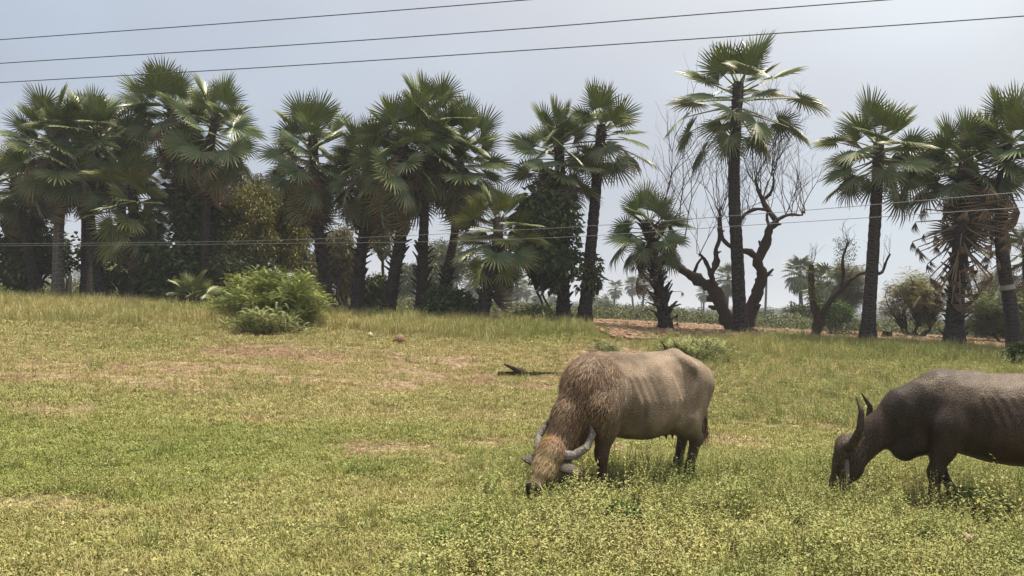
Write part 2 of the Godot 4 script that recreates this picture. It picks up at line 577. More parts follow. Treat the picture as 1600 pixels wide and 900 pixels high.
# ---------------------------------------------------------------- buffaloes
# local axes: x towards the head, y up, z to the animal's right. A bone: from, to, radius at each end, blend, squash across z
class Body:
	var cell := 0.021
	var lo := Vector3(-1.15, -0.04, -0.62)
	var hi := Vector3(1.62, 1.42, 0.62)
	var nx := 0
	var ny := 0
	var nz := 0
	var f := PackedFloat32Array()
	func start() -> void:
		nx = int((hi.x - lo.x) / cell) + 1
		ny = int((hi.y - lo.y) / cell) + 1
		nz = int((hi.z - lo.z) / cell) + 1
		f.resize(nx * ny * nz)
		f.fill(1.0)
	func bone(a: Vector3, b: Vector3, ra: float, rb: float, k := 0.08, squash := 1.0, carve := false) -> void:
		var r := maxf(ra, rb) + k + cell * 2.0
		var zr := r * squash
		var mn := Vector3(minf(a.x, b.x) - r, minf(a.y, b.y) - r, minf(a.z, b.z) - zr)
		var mx := Vector3(maxf(a.x, b.x) + r, maxf(a.y, b.y) + r, maxf(a.z, b.z) + zr)
		var i0 := maxi(0, int((mn.x - lo.x) / cell)); var i1 := mini(nx - 1, int((mx.x - lo.x) / cell) + 1)
		var j0 := maxi(0, int((mn.y - lo.y) / cell)); var j1 := mini(ny - 1, int((mx.y - lo.y) / cell) + 1)
		var k0 := maxi(0, int((mn.z - lo.z) / cell)); var k1 := mini(nz - 1, int((mx.z - lo.z) / cell) + 1)
		var s := 1.0 / squash
		var aa := Vector3(a.x, a.y, a.z * s)
		var ab := Vector3(b.x - a.x, b.y - a.y, (b.z - a.z) * s)
		var den := maxf(ab.length_squared(), 1e-6)
		for kk in range(k0, k1 + 1):
			var pz := (lo.z + kk * cell) * s
			for jj in range(j0, j1 + 1):
				var py := lo.y + jj * cell
				var at := (kk * ny + jj) * nx
				for ii in range(i0, i1 + 1):
					var ap := Vector3(lo.x + ii * cell, py, pz) - aa
					var t := clampf(ap.dot(ab) / den, 0.0, 1.0)
					var d := (ap - ab * t).length() - (ra + (rb - ra) * t)
					var o := f[at + ii]
					if carve:
						var h := maxf(k - absf(o + d), 0.0) / k
						f[at + ii] = maxf(o, -d) + h * h * k * 0.25
					else:
						var h := maxf(k - absf(o - d), 0.0) / k
						f[at + ii] = minf(o, d) - h * h * k * 0.25
	func value(p: Vector3) -> float:
		var q := (p - lo) / cell
		var i := clampi(int(q.x), 0, nx - 2); var j := clampi(int(q.y), 0, ny - 2); var k := clampi(int(q.z), 0, nz - 2)
		var u := q.x - i; var v := q.y - j; var w := q.z - k
		var a := (k * ny + j) * nx + i
		var b := a + nx
		var c := a + nx * ny
		var d := c + nx
		var e0 := lerpf(lerpf(f[a], f[a + 1], u), lerpf(f[b], f[b + 1], u), v)
		var e1 := lerpf(lerpf(f[c], f[c + 1], u), lerpf(f[d], f[d + 1], u), v)
		return lerpf(e0, e1, w)
	func surface(m: MB) -> void:
		var ids := PackedInt32Array()
		ids.resize(nx * ny * nz)
		ids.fill(-1)
		var offs := PackedInt32Array([0, 1, nx, nx + 1, nx * ny, nx * ny + 1, nx * ny + nx, nx * ny + nx + 1])
		var edges := [[0, 1], [2, 3], [4, 5], [6, 7], [0, 2], [1, 3], [4, 6], [5, 7], [0, 4], [1, 5], [2, 6], [3, 7]]
		for k in nz - 1:
			for j in ny - 1:
				var row := (k * ny + j) * nx
				for i in nx - 1:
					var at := row + i
					var f0 := f[at]
					if absf(f0) > cell * 2.5: continue
					var mask := 0
					for q in 8:
						if f[at + offs[q]] < 0.0: mask += 1
					if mask == 0 or mask == 8: continue
					var sum := Vector3.ZERO
					var cnt := 0
					for e in edges:
						var a: int = e[0]
						var b: int = e[1]
						var fa := f[at + offs[a]]
						var fb := f[at + offs[b]]
						if (fa < 0.0) == (fb < 0.0): continue
						var t := fa / (fa - fb)
						var pa := Vector3(a & 1, (a >> 1) & 1, (a >> 2) & 1)
						var pb := Vector3(b & 1, (b >> 1) & 1, (b >> 2) & 1)
						sum += pa.lerp(pb, t)
						cnt += 1
					ids[at] = m.vert(lo + (Vector3(i, j, k) + sum / cnt) * cell, Vector3.ZERO, Color.WHITE)
		var e2 := cell
		for q in m.v.size():
			var p := m.v[q]
			m.n[q] = Vector3(value(p + Vector3(e2, 0, 0)) - value(p - Vector3(e2, 0, 0)), value(p + Vector3(0, e2, 0)) - value(p - Vector3(0, e2, 0)), value(p + Vector3(0, 0, e2)) - value(p - Vector3(0, 0, e2))).normalized()
		var sy := nx
		var sz := nx * ny
		for k in range(1, nz - 1):
			for j in range(1, ny - 1):
				for i in range(1, nx - 1):
					var at := (k * ny + j) * nx + i
					if ids[at] < 0: continue
					var s := f[at] < 0.0
					if s != (f[at + 1] < 0.0): four(m, ids, at, at - sy, at - sy - sz, at - sz)
					if s != (f[at + sy] < 0.0): four(m, ids, at, at - 1, at - 1 - sz, at - sz)
					if s != (f[at + sz] < 0.0): four(m, ids, at, at - 1, at - 1 - sy, at - sy)
	func four(m: MB, ids: PackedInt32Array, a: int, b: int, c: int, d: int) -> void:
		if ids[a] < 0 or ids[b] < 0 or ids[c] < 0 or ids[d] < 0: return
		m.face(ids[a], ids[b], ids[c]); m.face(ids[a], ids[c], ids[d])

# pose: poll, muzzle, head_side (towards the animal's right), legs as lists of [elbow/stifle, knee/hock, fetlock, hoof]
func buffalo(label: String, where: Vector3, turn: float, size: float, pose: Dictionary) -> Node3D:
	rng.seed = hash(label)
	var b := Body.new()
	b.start()
	# trunk
	b.bone(Vector3(-0.74, 0.98, 0), Vector3(-0.5, 0.93, 0), 0.19, 0.3, 0.1, 0.9)
	b.bone(Vector3(-0.5, 0.92, 0), Vector3(-0.12, 0.84, 0), 0.31, 0.365, 0.12, 0.88)
	b.bone(Vector3(-0.12, 0.84, 0), Vector3(0.32, 0.86, 0), 0.37, 0.35, 0.12, 0.86)
	b.bone(Vector3(0.32, 0.86, 0), Vector3(0.58, 0.93, 0), 0.34, 0.29, 0.12, 0.8)
	b.bone(Vector3(-0.1, 0.72, 0), Vector3(0.1, 0.73, 0), 0.29, 0.29, 0.1, 1.08)
	# spine, hooks and pins stand out of a lean animal
	b.bone(Vector3(-0.48, 1.25, 0), Vector3(0.35, 1.17, 0), 0.03, 0.04, 0.1)
	b.bone(Vector3(0.28, 1.17, 0), Vector3(0.56, 1.15, 0), 0.06, 0.08, 0.12)
	b.bone(Vector3(-0.48, 1.25, 0), Vector3(-0.86, 1.12, 0), 0.035, 0.03, 0.09)
	for s in [-1.0, 1.0]:
		b.bone(Vector3(-0.43, 1.2, s * 0.2), Vector3(-0.46, 1.14, s * 0.27), 0.035, 0.035, 0.06)
		b.bone(Vector3(-0.45, 1.24, s * 0.03), Vector3(-0.43, 1.19, s * 0.24), 0.028, 0.03, 0.06)
		b.bone(Vector3(-0.45, 1.13, s * 0.26), Vector3(-0.83, 1.06, s * 0.11), 0.03, 0.035, 0.08)
		b.bone(Vector3(-0.82, 1.07, s * 0.1), Vector3(-0.85, 1.03, s * 0.1), 0.045, 0.05, 0.06)
		# hollow flank in front of the hip
		b.bone(Vector3(-0.3, 1.06, s * 0.4), Vector3(-0.36, 0.95, s * 0.42), 0.1, 0.09, 0.1, 1.0, true)
		# rump muscle and thigh
		var hind: Array = pose.hind_right if s > 0 else pose.hind_left
		var fore: Array = pose.fore_right if s > 0 else pose.fore_left
		b.bone(Vector3(-0.58, 0.98, s * 0.14), hind[0], 0.21, 0.135, 0.1, 0.85)
		b.bone(Vector3(-0.72, 0.93, s * 0.13), (hind[0] as Vector3).lerp(hind[1], 0.6), 0.14, 0.08, 0.1, 0.9)
		b.bone(hind[0], hind[1], 0.125, 0.064, 0.07)
		b.bone(hind[1], hind[2], 0.06, 0.044, 0.04)
		b.bone(hind[1] + Vector3(-0.03, 0.02, 0), hind[1], 0.04, 0.045, 0.04)
		b.bone(hind[2], hind[3], 0.05, 0.05, 0.04)
		b.bone(hind[3], hind[3] + Vector3(0.045, -0.035, 0.012), 0.055, 0.05, 0.02)
		b.bone(hind[3], hind[3] + Vector3(0.045, -0.035, -0.025), 0.05, 0.045, 0.02)
		# shoulder blade and foreleg
		b.bone(Vector3(0.42, 1.06, s * 0.17), Vector3(0.6, 0.74, s * 0.21), 0.07, 0.12, 0.09, 0.8)
		b.bone(Vector3(0.56, 0.76, s * 0.2), fore[0], 0.14, 0.105, 0.09, 0.85)
		b.bone(fore[0], fore[1], 0.098, 0.06, 0.06)
		b.bone(fore[1] + Vector3(0.006, 0.02, 0), fore[1] - Vector3(0, 0.03, 0), 0.06, 0.055, 0.03)
		b.bone(fore[1], fore[2], 0.05, 0.042, 0.04)
		b.bone(fore[2], fore[3], 0.05, 0.05, 0.04)
		b.bone(fore[3], fore[3] + Vector3(0.045, -0.035, 0.015), 0.055, 0.05, 0.02)
		b.bone(fore[3], fore[3] + Vector3(0.045, -0.035, -0.025), 0.05, 0.045, 0.02)
		# ribs
		for k in 7:
			var x := 0.32 - k * 0.085
			b.bone(Vector3(x, 1.06, s * 0.275), Vector3(x - 0.1, 0.82, s * 0.33), 0.006, 0.006, 0.035)
			b.bone(Vector3(x - 0.1, 0.82, s * 0.33), Vector3(x - 0.12, 0.66, s * 0.31), 0.005, 0.002, 0.035)
	# udder and brisket
	b.bone(Vector3(-0.46, 0.55, 0), Vector3(-0.36, 0.53, 0), 0.1, 0.09, 0.09)
	for q in [[-0.45, 0.05], [-0.45, -0.05], [-0.37, 0.05], [-0.37, -0.05]]:
		b.bone(Vector3(q[0], 0.47, q[1]), Vector3(q[0], 0.41, q[1]), 0.018, 0.013, 0.02)
	b.bone(Vector3(0.55, 0.66, 0), Vector3(0.66, 0.58, 0), 0.13, pose.get("brisket", 0.07), 0.1, 0.7)
	# neck
	var poll: Vector3 = pose.poll
	var muzzle: Vector3 = pose.muzzle
	var side: Vector3 = pose.head_side.normalized()
	var down := (muzzle - poll).normalized()
	side = (side - down * side.dot(down)).normalized()
	var face := side.cross(down).normalized()
	if face.dot(pose.face) < 0.0: face = -face
	var nape := poll - face * 0.1 + down * 0.08
	var mid: Vector3 = Vector3(0.6, 0.93, 0).lerp(nape, 0.5) + Vector3(0, pose.get("arch", 0.05), 0)
	if pose.has("neck"):
		var at_neck: Array = pose.neck
		for k in at_neck.size() - 1:
			b.bone(at_neck[k][0], at_neck[k + 1][0], at_neck[k][1], at_neck[k + 1][1], 0.1, 0.68)
		b.bone(at_neck[at_neck.size() - 1][0], nape, at_neck[at_neck.size() - 1][1], 0.12, 0.08, 0.76)
	else:
		b.bone(Vector3(0.52, 0.95, 0), mid, 0.25, 0.19, 0.1, 0.72)
		b.bone(mid, nape, 0.185, 0.13, 0.08, 0.76)
		b.bone(mid + Vector3(-0.03, -0.1, 0), nape + down * 0.13 - face * 0.03, 0.13, 0.1, 0.08, 0.8)
	b.bone(Vector3(0.56, 0.78, 0), mid + Vector3(-0.08, -0.16, 0), 0.2, 0.12, 0.1, 0.7)
	# head
	b.bone(poll, poll + down * 0.2 - face * 0.03, 0.105, 0.1, 0.06)
	b.bone(poll + down * 0.04 + side * 0.06, poll + down * 0.04 - side * 0.06, 0.078, 0.078, 0.05)
	b.bone(poll + down * 0.18 - face * 0.02, muzzle - down * 0.07, 0.1, 0.072, 0.06)
	b.bone(muzzle - down * 0.06 + side * 0.03, muzzle - down * 0.06 - side * 0.03, 0.065, 0.065, 0.05)
	b.bone(muzzle - down * 0.09 - face * 0.04, poll + down * 0.22 - face * 0.12, 0.05, 0.075, 0.06)
	for s in [-1.0, 1.0]:
		b.bone(poll + down * 0.17 + side * s * 0.085 + face * 0.01, poll + down * 0.21 + side * s * 0.085 + face * 0.01, 0.032, 0.028, 0.03)
		b.bone(muzzle - down * 0.02 + side * s * 0.04 + face * 0.05, muzzle - down * 0.02 + side * s * 0.042 + face * 0.06, 0.014, 0.014, 0.015, 1.0, true)
	# tail
	var tail: Array = pose.tail
	for k in tail.size() - 1:
		b.bone(tail[k], tail[k + 1], lerpf(0.036, 0.016, k / (tail.size() - 1.0)), lerpf(0.036, 0.016, (k + 1) / (tail.size() - 1.0)), 0.03)
	var m := MB.new()
	b.surface(m)
	# coat colours: where the hide is rusty, tan, grey or caked with mud
	var tint: Callable = pose.tint
	for q in m.v.size():
		m.c[q] = tint.call(m.v[q], m.n[q])
		var p := m.v[q]
		m.v[q] = p + m.n[q] * fine_noise.get_noise_3d(p.x * 9.0, p.y * 5.0, p.z * 9.0) * 0.006
	var o := thing("water_buffalo", where, label, "buffalo", "grazing water buffaloes")
	o.rotation.y = turn
	o.scale = Vector3.ONE * size
	part("body", m.mesh(), pose.hide, o)
	# horns
	for s in [-1.0, 1.0]:
		var hm := MB.new()
		var path := PackedVector3Array()
		var rad := PackedFloat32Array()
		var h: float = pose.horn
		var curve := Curve3D.new()
		var pts: Array = pose.horn_path
		for k in pts.size():
			var q: Vector3 = pts[k]
			var tan := Vector3.ZERO
			if k > 0 and k < pts.size() - 1: tan = (pts[k + 1] - pts[k - 1]) * 0.22
			var w := func(e: Vector3) -> Vector3: return side * s * e.x - down * e.y - face * e.z
			curve.add_point(poll + down * 0.03 + w.call(q) * h, -w.call(tan) * h, w.call(tan) * h)
		var long := curve.get_baked_length()
		for k in 29:
			var t := k / 28.0
			path.push_back(curve.sample_baked(t * long))
			rad.push_back((lerpf(0.047, 0.02, t) if t < 0.7 else lerpf(0.0281, 0.004, (t - 0.7) / 0.3)) * pose.get("horn_thick", 1.0) * (1.0 + (0.05 if k % 2 == 0 else -0.05) * (1.0 - t)))
		hm.tube(path, rad, 12, pose.horn_color, 0.02, true, pose.horn_tip)
		part("horn", hm.mesh(), mats.horn, o)
		# ear: a cupped leaf hanging out from below the horn
		var em := MB.new()
		var e0: Vector3 = poll + down * 0.13 + side * s * 0.1 - face * 0.05
		var dir: Vector3 = (side * s * 0.85 + down * pose.get("ear_down", 0.25) - face * pose.get("ear_back", 0.35)).normalized()
		var across: Vector3 = (down - dir * down.dot(dir)).normalized()
		var thick: Vector3 = dir.cross(across).normalized()
		var rows := 9
		var ring := 8
		for k in rows:
			var t := float(k) / (rows - 1)
			var w := 0.052 * pow(sin(PI * pow(lerpf(0.08, 1.0, t), 0.75)), 0.8) + 0.002
			for q in ring:
				var a := TAU * q / ring
				var cup := 0.6 * w * (1.0 - cos(a) * cos(a))
				var nn: Vector3 = (across * cos(a) * 0.3 + thick * sin(a)).normalized()
				em.vert(e0 + dir * 0.24 * t + across * (cos(a) * w + 0.03 * t * t) + thick * (sin(a) * 0.012 - cup * 0.4), nn, (pose.ear_color as Color).lerp(pose.ear_rim, smoothstep(0.55, 1.0, absf(cos(a)))))
		for k in rows - 1:
			for q in ring:
				var a := k * ring + q
				var c := k * ring + (q + 1) % ring
				em.face(a, c, c + ring); em.face(a, c + ring, a + ring)
		part("ear", em.mesh(), mats.hide, o)
		# eye
		var eye_m := SphereMesh.new()
		eye_m.radius = 0.02; eye_m.height = 0.04; eye_m.radial_segments = 12; eye_m.rings = 6
		var eo := part("eye", eye_m, mats.eye, o)
		eo.position = poll + down * 0.19 + side * s * 0.105 + face * 0.022
	# coarse hair
	var hair := MB.new()
	var want: Callable = pose.hair
	for q in m.v.size():
		var p := m.v[q]
		var amount: float = want.call(p, m.n[q], poll, down, face)
		for rep in 4:
			if rf(0, 1) > amount: continue
			var nn := m.n[q]
			var flow := Vector3(0.35, -1, 0) + Vector3(rf(-0.5, 0.5), rf(-0.3, 0.3), rf(-0.5, 0.5))
			if (p - poll).length() < 0.3: flow = down + side * rf(-0.6, 0.6)
			flow = (flow - nn * flow.dot(nn)).normalized()
			var l: float = rf(0.03, 0.075) * pose.get("hair_long", 1.0)
			var st := p + Vector3(rf(-1, 1), rf(-1, 1), rf(-1, 1)) * 0.011
			var en := st + flow * l + nn * l * rf(0.12, 0.4)
			var sd := nn.cross(flow).normalized() * 0.0022
			var cc := jit(m.c[q].lerp(pose.hair_color, rf(0.0, 0.8)), 0.35)
			hair.tri(st - sd, st + sd, en, cc, cc, cc)
	# tail switch
	var last: Vector3 = tail[tail.size() - 1]
	for k in 160:
		var st := last + Vector3(rf(-0.02, 0.02), rf(-0.02, 0.12), rf(-0.02, 0.02))
		var en := st + Vector3(rf(-0.06, 0.06), -rf(0.12, 0.3), rf(-0.06, 0.06))
		var sd := Vector3(rf(-1, 1), 0, rf(-1, 1)).normalized() * 0.004
		var cc := jit(pose.switch_color, 0.3)
		hair.tri(st - sd, st + sd, en, cc, cc, cc)
	part("hair", hair.mesh(), mats.hair, o).set_meta("kind", "stuff")
	return o

func mixc(a: Color, b: Color, t: float) -> Color:
	return a.lerp(b, clampf(t, 0.0, 1.0))

func make_buffaloes() -> void:
	mats.hair = leaf_material(0.6, 0.0)
	var em := StandardMaterial3D.new()
	em.albedo_color = Color(0.03, 0.02, 0.02); em.roughness = 0.15
	mats.eye = em
	# the tan one
	var tan_tint := func(p: Vector3, n: Vector3) -> Color:
		var a := fine_noise.get_noise_3d(p.x * 3.0, p.y * 3.0, p.z * 3.0)
		var b := fine_noise.get_noise_3d(p.x * 11.0, p.y * 4.0, p.z * 11.0)
		var c := Color(0.44, 0.35, 0.265)
		c = mixc(c, Color(0.3, 0.24, 0.18), 0.45 + a * 1.5)
		c = mixc(c, Color(0.175, 0.11, 0.07), smoothstep(0.1, 0.85, p.x + a * 0.4))
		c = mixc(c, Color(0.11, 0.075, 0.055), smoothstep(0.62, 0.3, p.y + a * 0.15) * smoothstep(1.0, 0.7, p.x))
		c = mixc(c, Color(0.2, 0.14, 0.095), smoothstep(0.85, 1.0, p.x) * 0.7)
		c = mixc(c, Color(0.45, 0.34, 0.18), smoothstep(0.24, 0.13, p.distance_to(Vector3(1.14, 0.28, -0.1)) + b * 0.05))
		c = mixc(c, Color(0.38, 0.19, 0.06), smoothstep(0.12, 0.05, p.distance_to(Vector3(1.02, 0.47, -0.07)) + b * 0.04))
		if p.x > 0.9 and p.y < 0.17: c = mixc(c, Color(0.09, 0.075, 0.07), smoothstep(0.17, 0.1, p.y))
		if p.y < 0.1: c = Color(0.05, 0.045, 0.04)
		var k := 1.0 + b * 0.5
		return Color(c.r * k, c.g * k, c.b * k)
	var tan_hair := func(p: Vector3, n: Vector3, poll: Vector3, down: Vector3, face: Vector3) -> float:
		var h := smoothstep(0.15, 0.95, p.x + fine_noise.get_noise_3d(p.x * 4.0, p.y * 4.0, p.z * 4.0) * 0.35) * smoothstep(0.45, 0.65, p.y) * 0.5
		if (p - poll).length() < 0.26 and n.dot(face) > -0.2: h = 0.9
		return h if p.y > 0.4 or (p - poll).length() < 0.26 else 0.0
	var fl := [Vector3(0.5, 0.56, -0.18), Vector3(0.53, 0.33, -0.17), Vector3(0.5, 0.11, -0.17), Vector3(0.52, 0.05, -0.17)]
	var fr := [Vector3(0.58, 0.56, 0.18), Vector3(0.68, 0.34, 0.16), Vector3(0.72, 0.11, 0.16), Vector3(0.75, 0.05, 0.16)]
	var hl := [Vector3(-0.46, 0.64, -0.2), Vector3(-0.66, 0.42, -0.17), Vector3(-0.58, 0.12, -0.17), Vector3(-0.56, 0.05, -0.17)]
	var hr := [Vector3(-0.52, 0.64, 0.2), Vector3(-0.82, 0.42, 0.17), Vector3(-0.76, 0.12, 0.17), Vector3(-0.74, 0.05, 0.17)]
	var pose := {
		"poll": Vector3(1.02, 0.4, -0.08), "muzzle": Vector3(1.25, 0.02, -0.15), "head_side": Vector3(0.4, 0.0, 1.0), "face": Vector3(1, 0.3, -0.5),
		"fore_left": fl, "fore_right": fr, "hind_left": hl, "hind_right": hr, "arch": 0.06, "brisket": 0.07,
		"tail": [Vector3(-0.85, 1.1, 0), Vector3(-0.91, 1.03, 0), Vector3(-0.93, 0.85, -0.01), Vector3(-0.93, 0.65, -0.02), Vector3(-0.92, 0.48, -0.03)],
		"tint": tan_tint, "hide": mats.hide, "hair": tan_hair, "hair_color": Color(0.27, 0.18, 0.105), "hair_long": 0.95, "switch_color": Color(0.12, 0.07, 0.04),
		"horn": 1.3, "horn_color": Color(0.3, 0.27, 0.245), "horn_tip": Color(0.2, 0.18, 0.165), "horn_thick": 1.02,
		"horn_path": [Vector3(0.07, 0.0, 0.02), Vector3(0.15, 0.02, 0.05), Vector3(0.205, 0.11, 0.08), Vector3(0.2, 0.22, 0.1), Vector3(0.13, 0.32, 0.08)],
		"ear_color": Color(0.3, 0.27, 0.23), "ear_rim": Color(0.1, 0.07, 0.05), "ear_down": -0.1, "ear_back": 0.1,
	}
	var w := Vector3(1.32, 0, -7.95)
	w.y = gh(w.x, w.z)
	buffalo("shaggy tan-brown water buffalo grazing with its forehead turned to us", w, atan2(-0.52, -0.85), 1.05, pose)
	# the dark one
	var dark_tint := func(p: Vector3, n: Vector3) -> Color:
		var a := fine_noise.get_noise_3d(p.x * 3.0 + 9.0, p.y * 3.0, p.z * 3.0)
		var b := fine_noise.get_noise_3d(p.x * 12.0, p.y * 5.0 + 4.0, p.z * 12.0)
		var c := Color(0.072, 0.05, 0.038)
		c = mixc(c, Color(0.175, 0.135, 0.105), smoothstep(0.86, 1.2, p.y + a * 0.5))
		c = mixc(c, Color(0.1, 0.05, 0.03), smoothstep(0.0, 0.5, a) * smoothstep(0.9, 0.6, p.y))
		c = mixc(c, Color(0.056, 0.042, 0.034), smoothstep(0.25, 1.0, p.x + a * 0.3))
		if p.x > 1.1: c = mixc(c, Color(0.11, 0.08, 0.06), 0.6)
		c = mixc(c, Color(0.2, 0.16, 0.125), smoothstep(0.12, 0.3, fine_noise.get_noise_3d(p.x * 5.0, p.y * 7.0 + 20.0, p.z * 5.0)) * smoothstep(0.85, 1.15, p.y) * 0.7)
		var k := 1.0 + b * 0.5
		return Color(c.r * k, c.g * k, c.b * k)
	var dark_hair := func(p: Vector3, n: Vector3, poll: Vector3, down: Vector3, face: Vector3) -> float:
		return 0.3 if (p - poll).length() < 0.2 else 0.0
	fl = [Vector3(0.6, 0.56, -0.18), Vector3(0.66, 0.33, -0.17), Vector3(0.66, 0.11, -0.17), Vector3(0.68, 0.05, -0.17)]
	fr = [Vector3(0.54, 0.56, 0.18), Vector3(0.5, 0.34, 0.16), Vector3(0.38, 0.12, 0.16), Vector3(0.38, 0.05, 0.16)]
	hl = [Vector3(-0.3, 0.62, -0.2), Vector3(-0.3, 0.4, -0.17), Vector3(-0.2, 0.12, -0.17), Vector3(-0.18, 0.05, -0.17)]
	hr = [Vector3(-0.5, 0.64, 0.2), Vector3(-0.78, 0.42, 0.17), Vector3(-0.74, 0.12, 0.17), Vector3(-0.72, 0.05, 0.17)]
	pose = pose.duplicate()
	pose.merge({
		"poll": Vector3(1.38, 0.5, 0.03), "muzzle": Vector3(1.45, 0.05, 0.08), "head_side": Vector3(-0.5, 0.0, 1.0), "face": Vector3(1, 0.2, 0.4),
		"fore_left": fl, "fore_right": fr, "hind_left": hl, "hind_right": hr, "arch": 0.0, "brisket": 0.1, "neck": [[Vector3(0.55, 0.95, 0), 0.28], [Vector3(0.86, 0.85, 0), 0.215], [Vector3(1.1, 0.66, 0.01), 0.145]],
		"tint": dark_tint, "hide": mats.dark_hide, "hair": dark_hair, "hair_color": Color(0.12, 0.08, 0.05), "hair_long": 0.7, "switch_color": Color(0.05, 0.04, 0.03),
		"horn": 1.25, "horn_color": Color(0.075, 0.055, 0.045), "horn_tip": Color(0.1, 0.075, 0.06), "horn_thick": 1.0,
		"horn_path": [Vector3(0.07, 0.0, 0.0), Vector3(0.14, 0.07, 0.06), Vector3(0.18, 0.2, 0.09), Vector3(0.17, 0.33, 0.07), Vector3(0.11, 0.42, 0.0)],
		"ear_color": Color(0.28, 0.25, 0.22), "ear_rim": Color(0.12, 0.1, 0.08), "ear_down": 0.4, "ear_back": 0.35,
	}, true)
	w = on_ground(1566, 7.5)
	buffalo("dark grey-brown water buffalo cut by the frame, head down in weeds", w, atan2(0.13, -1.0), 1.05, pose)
# ---------------------------------------------------------------- ground cover
var bare_spots := []
var lush_spots := []

func spot_value(list: Array, x: float, z: float) -> float:
	var best := 0.0
	for s in list:
		var dx: float = (x - s[0]) / s[2]
		var dz: float = (z - s[1]) / s[3]
		var q := dx * dx + dz * dz
		if q < 1.0: best = maxf(best, (1.0 - q) * s[4])
	return best

func make_spots() -> void:
	for s in [[700, 590, 2.4, 0.8, 0.9], [470, 553, 2.6, 1.1, 0.9], [820, 600, 1.4, 0.7, 0.8], [90, 640, 1.0, 0.9, 0.6], [600, 705, 0.8, 0.6, 0.7], [690, 720, 0.5, 0.4, 0.6], [420, 655, 0.5, 0.3, 0.6],
		[250, 575, 3.0, 1.2, 0.7], [130, 590, 2.6, 1.0, 0.6], [560, 600, 2.0, 0.8, 0.6], [1230, 655, 2.2, 0.9, 0.75], [60, 790, 0.6, 0.35, 0.6], [780, 690, 0.7, 0.6, 0.7], [950, 545, 1.2, 1.2, 0.7], [1000, 535, 0.8, 2.0, 0.8],
		[640, 560, 2.2, 1.2, 0.7], [330, 605, 1.6, 0.8, 0.5], [950, 700, 0.5, 0.5, 0.7], [1150, 690, 0.7, 0.6, 0.5]]:
		var p := ground_at(s[0], s[1])
		bare_spots.push_back([p.x, p.z, s[2] * 1.25, s[3] * 1.3, s[4] * 1.25])
	for s in [[90, 735, 1.0, 0.8, 0.7], [430, 610, 1.0, 0.7, 0.6], [560, 740, 0.4, 0.3, 0.7], [250, 710, 1.2, 0.7, 0.5], [950, 800, 1.2, 1.0, 0.7], [1530, 790, 0.9, 0.7, 0.8], [865, 785, 0.7, 0.5, 0.9], [160, 770, 1.2, 0.6, 0.7], [330, 745, 0.6, 0.4, 0.6], [640, 830, 0.7, 0.4, 0.5]]:
		var p := ground_at(s[0], s[1])
		lush_spots.push_back([p.x, p.z, s[2], s[3], s[4]])

# x: how bare, y: how green, z: how much tall weed
func cover(x: float, z: float) -> Vector3:
	var d := -z
	var a := patch_noise.get_noise_2d(x, z)
	var b := fine_noise.get_noise_2d(x * 1.3, z * 1.3)
	var dryness := 0.62 * smoothstep(9.0, 13.0, d) * smoothstep(24.0, 20.0, d)
	var bare := clampf(spot_value(bare_spots, x, z) * (1.0 + b * 1.4) + maxf(0.0, a * 1.1 - 0.28 + dryness * 0.5) + b * 0.25, 0.0, 1.0)
	var green := clampf(0.5 + 0.16 * smoothstep(11.0, 8.0, d) - dryness * 0.4 + patch_noise.get_noise_2d(x * 0.7 + 40.0, z * 0.7) * 0.55 + spot_value(lush_spots, x, z) * 0.5, 0.0, 1.0)
	# tall weeds: the near right, and behind the path on the right
	var tall := 0.0
	var w := patch_noise.get_noise_2d(x * 0.9 - 70.0, z * 0.9)
	tall = maxf(tall, smoothstep(-0.6, 0.35, x + w * 0.9 - (d - 6.0) * 0.12) * smoothstep(10.2, 8.4, d + w * 0.8))
	tall = maxf(tall, smoothstep(2.6, 4.2, x - (d - 14.0) * 0.05 + w * 1.2) * smoothstep(12.6, 13.6, d + w * 0.6) * smoothstep(26.0, 24.0, d) * 0.95)
	tall = maxf(tall, spot_value(lush_spots, x, z) * 0.8 + w * 0.2)
	tall = clampf(tall, 0.0, 1.0)
	bare *= 1.0 - 0.8 * tall
	return Vector3(bare, green, tall)

func blade_tuft(seed_: int, n: int, lo: float, hi: float, spread: float, wide: float, lean: float) -> ArrayMesh:
	rng.seed = seed_
	var m := MB.new()
	for k in n:
		var a := rf(0, TAU)
		var r := spread * sqrt(rf(0, 1))
		var st := Vector3(cos(a) * r, -0.01, sin(a) * r)
		var b := rf(0, TAU)
		var h := rf(lo, hi)
		var dir := Vector3(cos(b), 0, sin(b))
		var l := rf(0.2, 1.0) * lean
		var md := st + Vector3.UP * h * 0.6 + dir * h * l * 0.4
		var en := st + Vector3.UP * h * (1.0 - 0.25 * l) + dir * h * l
		var sd := Vector3(-sin(b + rf(-0.8, 0.8)), 0, cos(b)) * wide * rf(0.7, 1.3)
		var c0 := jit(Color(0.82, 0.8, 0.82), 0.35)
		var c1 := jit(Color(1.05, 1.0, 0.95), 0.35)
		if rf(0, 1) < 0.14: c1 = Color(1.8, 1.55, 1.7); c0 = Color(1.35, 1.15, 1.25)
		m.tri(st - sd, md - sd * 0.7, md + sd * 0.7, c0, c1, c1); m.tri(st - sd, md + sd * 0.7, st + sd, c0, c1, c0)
		m.tri(md - sd * 0.7, en, md + sd * 0.7, c1, c1, c1)
	return m.mesh()

